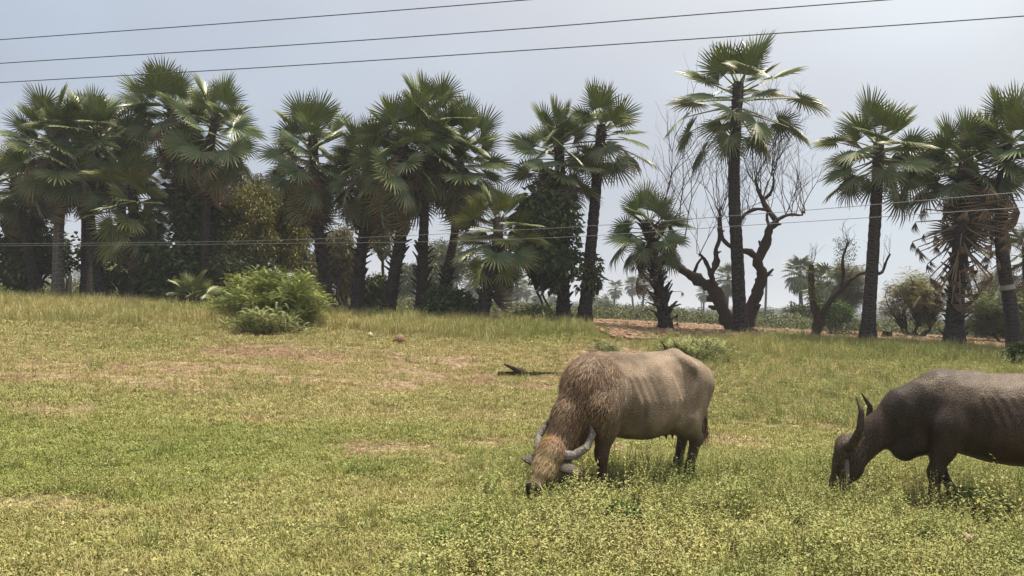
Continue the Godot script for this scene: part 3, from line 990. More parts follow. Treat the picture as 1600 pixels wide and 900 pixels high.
# an upright herb: thin stems, many small leaves, pale flower spikes
func weed_mesh(seed_: int, stems: int, lo: float, hi: float, spread: float, leaf: float, flowers := 4) -> ArrayMesh:
	rng.seed = seed_
	var m := MB.new()
	for k in stems:
		var a := rf(0, TAU)
		var r := spread * sqrt(rf(0, 1))
		var st := Vector3(cos(a) * r, -0.01, sin(a) * r)
		var h := rf(lo, hi)
		var dir := Vector3(rf(-1, 1), 0, rf(-1, 1)) * 0.32
		var c0 := jit(Color(0.85, 0.75, 0.8), 0.2)
		var top := st + (Vector3.UP + dir) * h
		var sd := Vector3(cos(a + 1.0), 0, sin(a + 1.0)) * 0.0025
		m.tri(st - sd, top, st + sd, c0, c0, c0)
		var sd2 := Vector3(-sd.z, 0, sd.x)
		m.tri(st - sd2, top, st + sd2, c0, c0, c0)
		var n := int(h / 0.021)
		for j in n:
			var t := (j + rf(0, 1)) / n
			var q := st.lerp(top, t)
			var b := j * 2.4 + rf(-0.5, 0.5)
			var out := Vector3(cos(b), rf(0.1, 0.9), sin(b)).normalized()
			var l := leaf * rf(0.6, 1.3) * (1.15 - 0.6 * t)
			var sw := Vector3(-sin(b), 0, cos(b)) * l * 0.2
			var e := q + out * l + Vector3.DOWN * l * 0.2
			var md := q + out * l * 0.5
			var c1 := jit(Color(1, 1, 1), 0.25)
			m.tri(q, md - sw, e, c1, c1, c1); m.tri(q, e, md + sw, c1, c1, c1)
		for j in flowers:
			var q := top - (Vector3.UP + dir) * rf(0, 0.07)
			var b := rf(0, TAU)
			var out := Vector3(cos(b), rf(0.4, 1.4), sin(b)).normalized() * rf(0.008, 0.022)
			var sw := Vector3(-sin(b), 0, cos(b)) * 0.004
			var c1 := jit(Color(1.5, 1.45, 3.0), 0.2)
			m.tri(q - sw, q + out, q + sw, c1, c1, c1)
	return m.mesh()

func spread_plants(called: String, label: String, category: String, meshes: Array, seed_: int, density: Callable, look_of: Callable, near: float, far: float, most: float) -> void:
	rng.seed = seed_
	var xf := []
	var cols := []
	for k in meshes.size():
		xf.push_back([]); cols.push_back(PackedColorArray())
	# cells of half a metre; each holds as many plants as the density there asks for
	var z := -near
	var cell := 0.5
	while z > -far:
		var d := -z
		var half := d * 0.72 + 2.2
		var x := -half
		while x < half:
			var want: float = density.call(x + cell * 0.5, z - cell * 0.5) * cell * cell
			var n := int(want) + (1 if rf(0, 1) < want - int(want) else 0)
			for k in n:
				var px := x + rf(0, cell)
				var pz := z - rf(0, cell)
				var lk: Array = look_of.call(px, pz)
				if lk.is_empty(): continue
				var s: float = lk[0]
				var b := Basis.from_euler(Vector3(rf(-0.12, 0.12), rf(0, TAU), rf(-0.12, 0.12))).scaled(Vector3(s, s * rf(0.75, 1.25), s))
				var kind: int = rng.randi() % meshes.size()
				xf[kind].push_back(Transform3D(b, Vector3(px, gh(px, pz), pz)))
				cols[kind].push_back(lk[1])
			x += cell
		z -= cell
	var o := Node3D.new()
	o.name = numbered(called)
	add_child(o)
	tag(o, label, category, "", "stuff")
	for k in meshes.size():
		if xf[k].size() > 0:
			var q := scatter("tufts" if k == 0 else "tufts_%03d" % k, meshes[k], mats.grass, xf[k], cols[k], o)
			q.set_meta("kind", "stuff")

func make_ground() -> void:
	var xs := PackedFloat32Array()
	var zs := PackedFloat32Array()
	var x := 0.0
	while x < 1600.0:
		xs.push_back(x)
		x += 0.22 if x < 20.0 else 0.22 + (x - 20.0) * 0.12
	var n := xs.size()
	var all := PackedFloat32Array()
	for k in range(n - 1, 0, -1): all.push_back(-xs[k])
	all.append_array(xs)
	var z := 12.0
	while z > -2500.0:
		zs.push_back(z)
		z -= 0.8 if z > -2.0 else (0.22 if z > -34.0 else 0.22 + (-34.0 - z) * 0.1)
	var m := MB.new()
	var w := all.size()
	for j in zs.size():
		for i in w:
			var px := all[i]
			var pz := zs[j]
			var h := gh(px, pz)
			var c := Color(0.26, 0.2, 0.12)
			if absf(px) < 40.0 and pz > -45.0:
				var k := cover(px, pz)
				var soil := Color(0.43, 0.33, 0.23).lerp(Color(0.28, 0.185, 0.125), clampf(0.5 + patch_noise.get_noise_2d(px * 1.7 + 9.0, pz * 2.6) * 1.3, 0.0, 1.0))
				var straw := Color(0.35, 0.29, 0.155).lerp(Color(0.2, 0.2, 0.07), k.y)
				c = straw.lerp(soil, smoothstep(0.25, 0.75, k.x))
			else:
				c = Color(0.17, 0.17, 0.07).lerp(Color(0.14, 0.19, 0.05), clampf(0.5 + patch_noise.get_noise_2d(px * 0.2, pz * 0.2), 0.0, 1.0))
			m.vert(Vector3(px, h, pz), Vector3(gh(px - 0.2, pz) - gh(px + 0.2, pz), 0.4, gh(px, pz - 0.2) - gh(px, pz + 0.2)).normalized(), c)
	for j in zs.size() - 1:
		for i in w - 1:
			var a := j * w + i
			m.face(a, a + 1, a + w + 1); m.face(a, a + w + 1, a + w)
	var o := part("ground", m.mesh(), mats.soil, self)
	tag(o, "dry trampled pasture ground rising gently to the palm row", "ground", "", "structure")

func field_edge(x: float) -> float:
	return 29.8 - 6.2 * smoothstep(2.2, 3.4, x) + 2.6 * smoothstep(5.5, 8.0, x) + patch_noise.get_noise_2d(x * 2.0, 50.0) * 0.8

func make_field() -> void:
	var m := MB.new()
	var nx := 210
	var nz := 62
	var left := -3.5
	var wide := 46.0
	for j in nz + 1:
		for i in nx + 1:
			var px := left + wide * i / nx
			var pz := lerpf(-field_edge(px), -46.0, pow(float(j) / nz, 1.3))
			var rise := smoothstep(0.0, 2.0, minf(minf(i, nx - i), minf(j, nz - j)))
			var h := gh(px, pz) - 0.05 + rise * (0.09 + 0.1 * absf(fine_noise.get_noise_2d(px * 4.0, pz * 4.0)) + 0.05 * sin(pz * 7.0 + px * 0.4))
			var c := Color(0.29, 0.175, 0.125).lerp(Color(0.36, 0.245, 0.18), clampf(0.5 + fine_noise.get_noise_2d(px * 2.0, pz * 3.0), 0.0, 1.0))
			m.vert(Vector3(px, h, pz), Vector3.UP, c)
	var acc := PackedVector3Array()
	acc.resize(m.v.size())
	for j in nz:
		for i in nx:
			var a := j * (nx + 1) + i
			m.face(a, a + 1, a + nx + 2); m.face(a, a + nx + 2, a + nx + 1)
			var g := (m.v[a + nx + 1] - m.v[a]).cross(m.v[a + 1] - m.v[a])
			if g.y < 0: g = -g
			for q in [a, a + 1, a + nx + 1, a + nx + 2]: acc[q] += g
	for q in acc.size(): m.n[q] = acc[q].normalized()
	var o := part("ploughed_field", m.mesh(), mats.soil, self)
	tag(o, "strip of ploughed reddish brown soil behind the palms", "field", "", "structure")
	# clods turned up by the plough
	rng.seed = 77
	var cm := MB.new()
	var rr := []
	for k in 14: rr.push_back(rf(0.7, 1.2))
	var top := cm.vert(Vector3(0, 0.55, 0), Vector3.UP, Color.WHITE)
	for ring in 2:
		for s in 6:
			var a := TAU * s / 6 + ring * 0.5
			var r: float = rr[ring * 6 + s] * (0.7 if ring == 0 else 1.0)
			var p := Vector3(cos(a) * r, 0.35 if ring == 0 else -0.2, sin(a) * r)
			cm.vert(p, p.normalized(), Color.WHITE)
	for s in 6:
		var s1 := (s + 1) % 6
		cm.face(top, 1 + s, 1 + s1)
		cm.face(1 + s, 7 + s, 7 + s1); cm.face(1 + s, 7 + s1, 1 + s1)
	var xf := []
	var cols := PackedColorArray()
	for k in 11000:
		var px := left + rf(0.5, wide - 0.5)
		var pz := lerpf(-field_edge(px) - 0.2, -45.8, pow(rf(0, 1), 1.6))
		var s := rf(0.04, 0.13)
		xf.push_back(Transform3D(Basis.from_euler(Vector3(rf(-0.4, 0.4), rf(0, TAU), rf(-0.4, 0.4))).scaled(Vector3(s, s * rf(0.6, 1.0), s)), Vector3(px, gh(px, pz) + 0.08, pz)))
		cols.push_back(jit(Color(0.27, 0.17, 0.12), 0.2))
	var so := scatter("soil_clods", cm.mesh(), mats.leaf_plain, xf, cols, self)
	tag(so, "clods of dry reddish soil strewn over the ploughed strip", "soil", "", "stuff")

func make_grass() -> void:
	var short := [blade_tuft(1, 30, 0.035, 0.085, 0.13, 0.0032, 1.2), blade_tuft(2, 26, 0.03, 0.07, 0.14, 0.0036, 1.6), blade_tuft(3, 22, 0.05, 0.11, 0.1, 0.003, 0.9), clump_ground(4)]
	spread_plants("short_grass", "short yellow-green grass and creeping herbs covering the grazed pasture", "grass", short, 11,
		func(x: float, z: float) -> float:
			var d := -z
			var k := cover(x, z)
			return (300.0 if d < 8.0 else (200.0 if d < 12.0 else (110.0 if d < 18.0 else 60.0))) * (1.0 - 0.85 * smoothstep(0.15, 0.8, k.x)) * (1.0 - 0.5 * k.z),
		func(x: float, z: float) -> Array:
			var k := cover(x, z)
			var d := -z
			var c := Color(0.385, 0.33, 0.16).lerp(Color(0.215, 0.25, 0.062), clampf(k.y * 1.15 - k.x * 0.4 + rf(-0.25, 0.25), 0.0, 1.0))
			return [rf(0.7, 1.15) * (1.0 if d < 10.0 else (1.2 if d < 18.0 else 1.5)), jit(c, 0.14)],
		4.0, 30.0, 1.0)
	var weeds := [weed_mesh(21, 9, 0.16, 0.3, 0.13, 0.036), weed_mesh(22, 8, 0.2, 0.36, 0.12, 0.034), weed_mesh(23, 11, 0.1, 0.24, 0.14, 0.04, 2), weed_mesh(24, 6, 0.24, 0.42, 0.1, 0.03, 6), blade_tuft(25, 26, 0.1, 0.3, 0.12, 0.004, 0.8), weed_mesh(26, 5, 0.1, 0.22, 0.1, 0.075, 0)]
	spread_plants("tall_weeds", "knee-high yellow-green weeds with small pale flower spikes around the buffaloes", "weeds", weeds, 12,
		func(x: float, z: float) -> float:
			var d := -z
			var k := cover(x, z)
			return (46.0 if d < 11.0 else 22.0) * smoothstep(0.1, 0.7, k.z) + (12.0 if d < 16.0 else 4.0) * maxf(0.0, 0.12 + fine_noise.get_noise_2d(x * 0.7 + 3.0, z * 0.7) * 1.2) * (1.0 - k.x),
		func(x: float, z: float) -> Array:
			var k := cover(x, z)
			var d := -z
			var hi := fine_noise.get_noise_2d(x * 2.0, z * 2.0)
			var c := Color(0.37, 0.36, 0.145).lerp(Color(0.205, 0.25, 0.07), clampf(0.45 + patch_noise.get_noise_2d(x * 1.5, z * 1.5) * 1.4 + rf(-0.3, 0.3), 0.0, 1.0))
			if d > 12.0: c = Color(0.4, 0.38, 0.16).lerp(Color(0.23, 0.275, 0.09), clampf(0.5 + hi * 1.2 + rf(-0.3, 0.3), 0.0, 1.0))
			var s := rf(0.65, 1.15) * (0.4 + 0.7 * clampf(k.z, 0.2, 1.0) + hi * 0.35)
			if d > 12.0: s = rf(0.9, 1.5) * (0.8 + hi * 0.5)
			return [s, jit(c, 0.16)],
		4.0, 27.0, 1.0)
	var dry := [blade_tuft(31, 22, 0.16, 0.34, 0.14, 0.005, 0.6), blade_tuft(32, 18, 0.2, 0.42, 0.12, 0.005, 0.5), weed_mesh(33, 7, 0.2, 0.4, 0.14, 0.04, 3)]
	spread_plants("tall_grass", "tall straw-coloured grass along the rise below the palms", "grass", dry, 13,
		func(x: float, z: float) -> float:
			var d := -z
			var a := patch_noise.get_noise_2d(x * 0.8, z * 0.8)
			var edge := 22.0 - 1.5 * smoothstep(-3.0, -12.0, x) + a * 3.0
			var path := smoothstep(0.5, 1.4, absf(x - 4.2 - (d - 22.0) * 0.03))
			return 42.0 * smoothstep(edge, edge + 2.0, d) * path * smoothstep(field_edge(x) + 0.6, field_edge(x) - 0.8, d) + (8.0 if x < -3.0 and d > 29.0 else 0.0) + 0.4 + 7.0 * maxf(0.0, fine_noise.get_noise_2d(x * 0.6 - 11.0, z * 0.6) - 0.08),
		func(x: float, z: float) -> Array:
			var hi := fine_noise.get_noise_2d(x * 1.5, z * 1.5)
			var k := clampf(0.4 + patch_noise.get_noise_2d(x * 0.8 + 20.0, z * 0.8) * 1.5 + rf(-0.3, 0.3), 0.0, 1.0)
			if z > -20.0: return [rf(0.35, 0.75), jit(Color(0.4, 0.36, 0.16).lerp(Color(0.22, 0.27, 0.075), clampf(k + 0.25, 0.0, 1.0)), 0.18)]
			return [rf(0.7, 1.2) * (0.95 + hi * 0.5), jit(Color(0.4, 0.36, 0.16).lerp(Color(0.25, 0.275, 0.09), k), 0.15)],
		4.0, 34.0, 1.0)

func clump_ground(seed_: int) -> ArrayMesh:
	rng.seed = seed_
	var m := MB.new()
	for k in 34:
		var a := rf(0, TAU)
		var r := 0.15 * sqrt(rf(0, 1))
		var st := Vector3(cos(a) * r, rf(0.0, 0.03), sin(a) * r)
		var b := rf(0, TAU)
		var out := Vector3(cos(b), rf(0.0, 0.7), sin(b)).normalized()
		var l := rf(0.016, 0.034)
		var sw := Vector3(-sin(b), 0, cos(b)) * l * 0.3
		var c1 := jit(Color(0.9, 1.05, 0.9), 0.25)
		m.tri(st, st + out * l * 0.5 - sw, st + out * l, c1, c1, c1); m.tri(st, st + out * l, st + out * l * 0.5 + sw, c1, c1, c1)
	return m.mesh()
# ---------------------------------------------------------------- bare trees, wires and small things
func way(px: Array, d: float, deep: Array = []) -> PackedVector3Array:
	var r := PackedVector3Array()
	for k in px.size():
		r.push_back(at(px[k][0], px[k][1], d + (deep[k] if k < deep.size() else 0.0)))
	return r

func smooth_limb(m: MB, pts: PackedVector3Array, r0: float, r1: float, foot: Vector3, c: Color, sides := 9) -> void:
	var curve := Curve3D.new()
	for k in pts.size():
		var tan := Vector3.ZERO
		if k > 0 and k < pts.size() - 1: tan = (pts[k + 1] - pts[k - 1]) * 0.2
		curve.add_point(pts[k] - foot, -tan, tan)
	var long := curve.get_baked_length()
	var n := maxi(4, int(long / 0.14))
	var path := PackedVector3Array()
	var rad := PackedFloat32Array()
	for k in n + 1:
		var t := float(k) / n
		path.push_back(curve.sample_baked(t * long))
		rad.push_back(lerpf(r0, r1, t) * (1.0 + rf(-0.12, 0.12) + (0.35 if rf(0, 1) < 0.06 else 0.0)))
	m.tube(path, rad, sides, c, 0.2, true)
	# knots and broken stubs
	for k in range(2, n - 1, 4):
		if rf(0, 1) < 0.6:
			var out := Vector3(rf(-1, 1), rf(-0.3, 0.8), rf(-1, 1)).normalized()
			var l := rad[k] * rf(1.3, 3.2)
			m.tube(PackedVector3Array([path[k], path[k] + out * l * 0.6, path[k] + out * l + Vector3.UP * l * 0.15]), PackedFloat32Array([rad[k] * 0.7, rad[k] * 0.4, rad[k] * 0.22]), 6, c, 0.2, true)

func twigs(m: MB, st: Vector3, dir: Vector3, long: float, r: float, depth: int, c: Color) -> void:
	var n := 5
	var path := PackedVector3Array([st])
	var rad := PackedFloat32Array([r])
	var q := st
	var d := dir
	for k in n:
		d = (d + Vector3(rf(-1, 1), rf(-0.3, 0.6), rf(-1, 1)) * 0.22).normalized()
		q += d * long / n
		path.push_back(q)
		rad.push_back(lerpf(r, r * 0.4, (k + 1.0) / n))
		if depth > 0 and k >= 1 and rf(0, 1) < 0.72:
			var off := Vector3(rf(-1, 1), rf(-0.2, 0.6), rf(-1, 1)).normalized()
			twigs(m, q, (d + off * 0.75).normalized(), long * rf(0.45, 0.7), r * 0.55, depth - 1, c)
	m.tube(path, rad, 4, c, 0.0, false)

func make_bare_trees() -> void:
	rng.seed = 501
	var d := 28.9
	var bark := Color(0.14, 0.105, 0.085)
	var twig := Color(0.2, 0.165, 0.14)
	var foot := on_ground(1142, d)
	var t := thing("bare_tree", foot, "twisted leafless tree with two trunks and fine twigs beside tall palm", "tree")
	var m := MB.new()
	smooth_limb(m, way([[1148, 535], [1138, 505], [1128, 478], [1113, 452], [1086, 434], [1060, 416], [1051, 396], [1054, 378], [1046, 352]], d, [0, 0, 0.1, 0.3, 0.5, 0.7, 0.7, 0.6, 0.5]), 0.3, 0.07, foot, bark, 11)
	smooth_limb(m, way([[1163, 535], [1170, 500], [1181, 462], [1191, 430], [1184, 408], [1196, 384], [1203, 356], [1215, 348], [1206, 336], [1196, 322], [1190, 308]], d, [0.2, 0.2, 0.1, -0.2, -0.3, -0.4, -0.5, -0.5, -0.4, -0.2, 0]), 0.28, 0.08, foot, bark, 11)
	part("trunk", m.mesh(), mats.wood, t)
	var arms := [
		[[[1117, 458], [1112, 432], [1102, 408], [1092, 396]], 0.13, 0.05, 0.2],
		[[[1110, 430], [1120, 408], [1118, 392], [1124, 372], [1122, 340]], 0.11, 0.045, -0.1],
		[[[1188, 412], [1172, 394], [1150, 390], [1130, 374], [1126, 352], [1124, 326]], 0.12, 0.04, -0.5],
		[[[1152, 352], [1163, 336], [1180, 327], [1197, 328]], 0.06, 0.06, -0.5],
		[[[1209, 350], [1220, 340], [1236, 335], [1253, 337], [1255, 330]], 0.08, 0.035, -0.8],
		[[[1204, 356], [1198, 342], [1200, 330]], 0.07, 0.04, -0.6],
		[[[1083, 432], [1090, 412], [1098, 402]], 0.07, 0.04, 0.7],
		[[[1190, 310], [1184, 296], [1180, 280]], 0.07, 0.035, -0.2],
		[[[1192, 312], [1204, 302], [1209, 286], [1208, 270]], 0.07, 0.035, 0.1],
		[[[1122, 466], [1104, 470], [1111, 462]], 0.08, 0.05, 0.1]]
	for a in arms:
		var am := MB.new()
		smooth_limb(am, way(a[0], d + a[3]), a[1], a[2], foot, bark, 8)
		part("branch", am.mesh(), mats.wood, t)
	var tm := MB.new()
	for s in [[1180, 282, 9], [1208, 272, 9], [1190, 306, 8], [1256, 332, 6], [1124, 330, 6], [1122, 344, 5], [1046, 354, 5], [1034, 350, 4], [1226, 338, 4], [1172, 330, 3], [1150, 372, 3], [1092, 398, 3], [1200, 332, 3], [1240, 336, 3]]:
		for k in s[2]:
			var st := at(s[0] + rf(-4, 4), s[1] + rf(-3, 3), d + rf(-0.4, 0.4)) - foot
			twigs(tm, st, Vector3(rf(-0.55, 0.55), 1.0, rf(-0.5, 0.5)).normalized(), rf(0.9, 2.3), rf(0.014, 0.024), 3, twig)
	# the tall thin shoots on the left limb
	for s in [[1034, 348, 3.6], [1040, 350, 2.6], [1068, 380, 2.9], [1060, 352, 2.2]]:
		twigs(tm, at(s[0], s[1], d + 0.5) - foot, Vector3(rf(-0.05, 0.1), 1, 0), s[2], 0.028, 2, twig)
	part("twigs", tm.mesh(), mats.wood, t).set_meta("kind", "stuff")
	# the broken tree further right
	rng.seed = 502
	d = 27.6
	foot = on_ground(1272, d)
	t = thing("bare_tree", foot, "broken forked tree with one long crooked limb reaching right", "tree")
	m = MB.new()
	smooth_limb(m, way([[1272, 545], [1277, 500], [1270, 470], [1267, 440], [1268, 414]], d), 0.17, 0.09, foot, bark, 9)
	part("trunk", m.mesh(), mats.wood, t)
	m = MB.new()
	smooth_limb(m, way([[1274, 528], [1290, 482], [1310, 456], [1338, 430], [1362, 426], [1377, 427], [1385, 408], [1391, 397]], d + 0.1), 0.14, 0.035, foot, bark, 8)
	part("branch", m.mesh(), mats.wood, t)
	m = MB.new()
	smooth_limb(m, way([[1316, 450], [1318, 425], [1317, 402], [1326, 378]], d + 0.1), 0.08, 0.03, foot, bark, 7)
	part("branch", m.mesh(), mats.wood, t)
	tm = MB.new()
	for s in [[1324, 384, 5], [1268, 416, 5], [1390, 399, 2], [1318, 404, 3], [1380, 420, 2]]:
		for k in s[2]:
			twigs(tm, at(s[0], s[1], d) - foot, Vector3(rf(-0.8, 0.8), 1, rf(-0.6, 0.6)).normalized(), rf(0.4, 0.8), 0.012, 1, twig)
	part("twigs", tm.mesh(), mats.wood, t).set_meta("kind", "stuff")
	var xf := []
	for k in 70:
		var c := at(1270 + rf(-10, 12), rf(415, 470), d + rf(-0.3, 0.3)) - foot
		if k > 45: c = at(1322 + rf(-14, 14), rf(375, 410), d + rf(-0.3, 0.3)) - foot
		xf.push_back(Transform3D(Basis.from_euler(Vector3(rf(-1, 1), rf(0, 6), 0)).scaled(Vector3.ONE * 0.6), c))
	foliage("foliage", mats_mesh.small, xf, [Color(0.14, 0.16, 0.05), Color(0.17, 0.18, 0.06)], t)

func wire(label: String, pts: Array, r: float, mat: Material) -> void:
	var curve := Curve3D.new()
	var p := []
	for q in pts: p.push_back(at(q[0], q[1], q[2]))
	for k in p.size():
		var tan := Vector3.ZERO
		if k > 0 and k < p.size() - 1: tan = (p[k + 1] - p[k - 1]) * 0.2
		curve.add_point(p[k] - p[0], -tan, tan)
	var path := PackedVector3Array()
	var rad := PackedFloat32Array()
	for k in 61:
		path.push_back(curve.sample_baked(curve.get_baked_length() * k / 60.0))
		rad.push_back(r)
	var m := MB.new()
	m.tube(path, rad, 6, Color.WHITE, 0.0, false)
	var o := part("overhead_wire", m.mesh(), mat, self)
	o.position = p[0]
	tag(o, label, "wire", "overhead wires crossing the sky")

func lump(called: String, label: String, category: String, p: Vector3, size: Vector3, c: Color, seed_: int, mat: Material, group := "") -> void:
	var s := SphereMesh.new()
	s.radial_segments = 16; s.rings = 9; s.radius = 1.0; s.height = 2.0
	var arr := s.get_mesh_arrays()
	var v: PackedVector3Array = arr[Mesh.ARRAY_VERTEX]
	var ix: PackedInt32Array = arr[Mesh.ARRAY_INDEX]
	var m := MB.new()
	for q in v:
		var k := 1.0 + 0.8 * fine_noise.get_noise_3d(q.x * 2.2 + seed_, q.y * 2.2, q.z * 2.2) + 0.45 * fine_noise.get_noise_3d(q.x * 6.0 + seed_, q.y * 6.0, q.z * 6.0)
		m.vert(q * k * size, (q / size).normalized(), c)
	for k in range(0, ix.size(), 3): m.face(ix[k], ix[k + 1], ix[k + 2])
	var o := part(called, m.mesh(), mat, self)
	o.position = p + Vector3(0, size.y * 0.55, 0)
	o.rotation.y = seed_
	tag(o, label, category, group)

func stick(called: String, label: String, category: String, px: Array, r: float, c: Color, mat: Material, lift := 0.02) -> void:
	rng.seed = hash(label)
	var pts := PackedVector3Array()
	for q in px:
		var g := ground_at(q[0], q[1])
		pts.push_back(g + Vector3(0, lift, 0))
	var m := MB.new()
	smooth_limb(m, pts, r, r * 0.5, pts[0], c, 7)
	var o := part(called, m.mesh(), mat, self)
	o.position = pts[0]
	tag(o, label, category)

func make_small_things() -> void:
	# the forked dry log in the middle of the pasture
	rng.seed = 601
	var foot := ground_at(812, 587)
	var t := thing("fallen_log", foot, "dark forked dry log lying on the bare patch", "log")
	var m := MB.new()
	var bark := Color(0.06, 0.045, 0.035)
	var g0 := ground_at(778, 587); var g1 := ground_at(812, 588); var g2 := ground_at(845, 587); var g3 := ground_at(882, 585)
	smooth_limb(m, PackedVector3Array([g0 + Vector3(0, 0.03, 0), g1 + Vector3(0, 0.05, 0), g2 + Vector3(0, 0.05, 0), g3 + Vector3(0, 0.03, 0)]), 0.06, 0.012, foot, bark, 9)
	part("trunk", m.mesh(), mats.wood, t)
	m = MB.new()
	smooth_limb(m, PackedVector3Array([g1 + Vector3(0.12, 0.04, 0), g1 + Vector3(-0.08, 0.13, 0.02), g1 + Vector3(-0.36, 0.24, 0.02)]), 0.085, 0.018, foot, Color(0.09, 0.055, 0.04), 9)
	part("branch", m.mesh(), mats.wood, t)
	lump("rock", "pinkish brown rock in the grass before the palm trunks", "rock", ground_at(624, 537), Vector3(0.14, 0.15, 0.12), Color(0.36, 0.22, 0.16), 3, mats.rock)
	lump("rock", "small pale yellow stone left of the pinkish rock", "rock", ground_at(579, 528), Vector3(0.1, 0.08, 0.07), Color(0.62, 0.55, 0.36), 5, mats.rock)
	lump("dung", "dark dung lump on the grass beside the bare patch", "dung", ground_at(328, 664), Vector3(0.055, 0.035, 0.05), Color(0.07, 0.05, 0.045), 7, mats.rock, "dung lumps")
	lump("dung", "small dark dung lump near the tuft in the foreground", "dung", ground_at(509, 733), Vector3(0.035, 0.025, 0.035), Color(0.08, 0.05, 0.04), 9, mats.rock, "dung lumps")
	lump("rock", "pale pinkish stone among the weeds under the dark buffalo", "rock", ground_at(1512, 850), Vector3(0.07, 0.05, 0.06), Color(0.5, 0.38, 0.3), 11, mats.rock)
	stick("dry_stick", "pale straight dry stick on the pasture left of centre", "stick", [[410, 688], [430, 687], [456, 685]], 0.012, Color(0.42, 0.34, 0.22), mats.wood)
	stick("dry_stick", "dark crooked stick near the bottom of the pasture", "stick", [[236, 850], [262, 849], [275, 853], [292, 854]], 0.009, Color(0.08, 0.055, 0.045), mats.wood)
	stick("dry_stick", "thin dark stick beside the small green tuft", "stick", [[492, 775], [510, 773], [528, 771], [540, 768]], 0.007, Color(0.1, 0.07, 0.05), mats.wood)
	stick("dry_stick", "thin brown stick at the bottom edge below the weeds", "stick", [[700, 893], [735, 896], [770, 899]], 0.008, Color(0.09, 0.06, 0.05), mats.wood)
	stick("dry_stick", "short brown stick on the bare patch by the field's left", "stick", [[145, 628], [160, 630], [172, 630]], 0.012, Color(0.13, 0.08, 0.055), mats.wood)
	# fallen pale trunk by the bare tree, stump, fence posts
	rng.seed = 602
	foot = on_ground(1178, 28.2)
	m = MB.new()
	smooth_limb(m, PackedVector3Array([on_ground(1174, 28.3) + Vector3(0, 0.2, 0), on_ground(1192, 28.0) + Vector3(0, 0.1, 0), on_ground(1212, 27.6) + Vector3(0, 0.05, 0)]), 0.1, 0.05, foot, Color(0.4, 0.31, 0.24), 8)
	var o := part("fallen_branch", m.mesh(), mats.wood, self)
	o.position = foot
	tag(o, "pale broken branch lying at the foot of the bare tree", "branch")
	foot = on_ground(1385, 29.5)
	m = MB.new()
	m.tube(PackedVector3Array([Vector3(0, -0.2, 0), Vector3(0, 0.15, 0), Vector3(0.02, 0.34, 0)]), PackedFloat32Array([0.24, 0.19, 0.17]), 12, Color(0.09, 0.06, 0.045), 0.1, true)
	o = part("tree_stump", m.mesh(), mats.wood, self)
	o.position = foot
	tag(o, "low dark tree stump between the two right-hand palms", "stump")
	for q in [[107, 30.6, 1.0, "pale concrete fence post beside the grey-trunked leftmost palm", 0.075], [103, 31.2, 0.86, "thin dark post behind the pale concrete fence post", 0.05], [26, 52.0, 1.1, "thin far fence post in the green field at the left edge", 0.06]]:
		foot = on_ground(q[0], q[1])
		m = MB.new()
		m.tube(PackedVector3Array([Vector3(0, -0.3, 0), Vector3(0, q[2] * 0.5, 0), Vector3(0.01, q[2] - 0.02, 0), Vector3(0.01, q[2], 0)]), PackedFloat32Array([q[4], q[4], q[4] * 0.95, q[4] * 0.7]), 4, Color(0.4, 0.38, 0.34) if q[4] > 0.07 else Color(0.14, 0.12, 0.1), 0.03, true)
		o = part("fence_post", m.mesh(), mats.concrete, self)
		o.position = foot
		tag(o, q[3], "post", "old fence posts")

func pole(label: String, px: float, top: float, d: float, arm: float) -> void:
	var foot := on_ground(px, d)
	var head := at(px, top, d)
	var t := thing("utility_pole", foot, label, "utility pole", "far utility poles")
	var h := head.y - foot.y
	var m := MB.new()
	m.tube(PackedVector3Array([Vector3(0, -0.4, 0), Vector3(0, h * 0.5, 0), Vector3(0, h, 0)]), PackedFloat32Array([0.17, 0.15, 0.12]), 8, Color(0.16, 0.15, 0.14), 0.0, true)
	part("post", m.mesh(), mats.concrete, t)
	if arm > 0.0:
		m = MB.new()
		m.tube(PackedVector3Array([Vector3(-arm, h - 0.25, 0), Vector3(0, h - 0.25, 0.0), Vector3(arm, h - 0.25, 0)]), PackedFloat32Array([0.06, 0.06, 0.06]), 5, Color(0.14, 0.13, 0.12), 0.0, true)
		part("crossarm", m.mesh(), mats.concrete, t)
		for s in [-0.9, 0.0, 0.9]:
			m = MB.new()
			m.tube(PackedVector3Array([Vector3(s * arm, h - 0.22, 0), Vector3(s * arm, h - 0.02, 0.0)]), PackedFloat32Array([0.05, 0.04]), 6, Color(0.3, 0.3, 0.3), 0.0, true)
			part("insulator", m.mesh(), mats.concrete, t)

var far_crowns := []
func far_palm(label: String, px: float, py: float, d: float, size := 1.0) -> void:
	rng.seed = hash(label)
	var foot := on_ground(px + rf(-3, 3), d)
	var head := at(px, py, d) - foot
	var t := thing("palm_tree", foot, label, "palm tree", "far palms across the fields")
	var m := MB.new()
	m.tube(PackedVector3Array([Vector3(0, -0.4, 0), head * 0.33 + Vector3(rf(-0.2, 0.2), 0, 0), head * 0.66 + Vector3(rf(-0.2, 0.2), 0, 0), head]), PackedFloat32Array([0.3, 0.24, 0.22, 0.2]), 8, Color(0.08, 0.07, 0.065), 0.05, true)
	part("trunk", m.mesh(), mats.bark, t)
	var o := part("crown", far_crowns[rng.randi() % far_crowns.size()], mats.frond, t)
	o.position = head
	o.rotation.y = rf(0, TAU)
	o.scale = Vector3.ONE * size

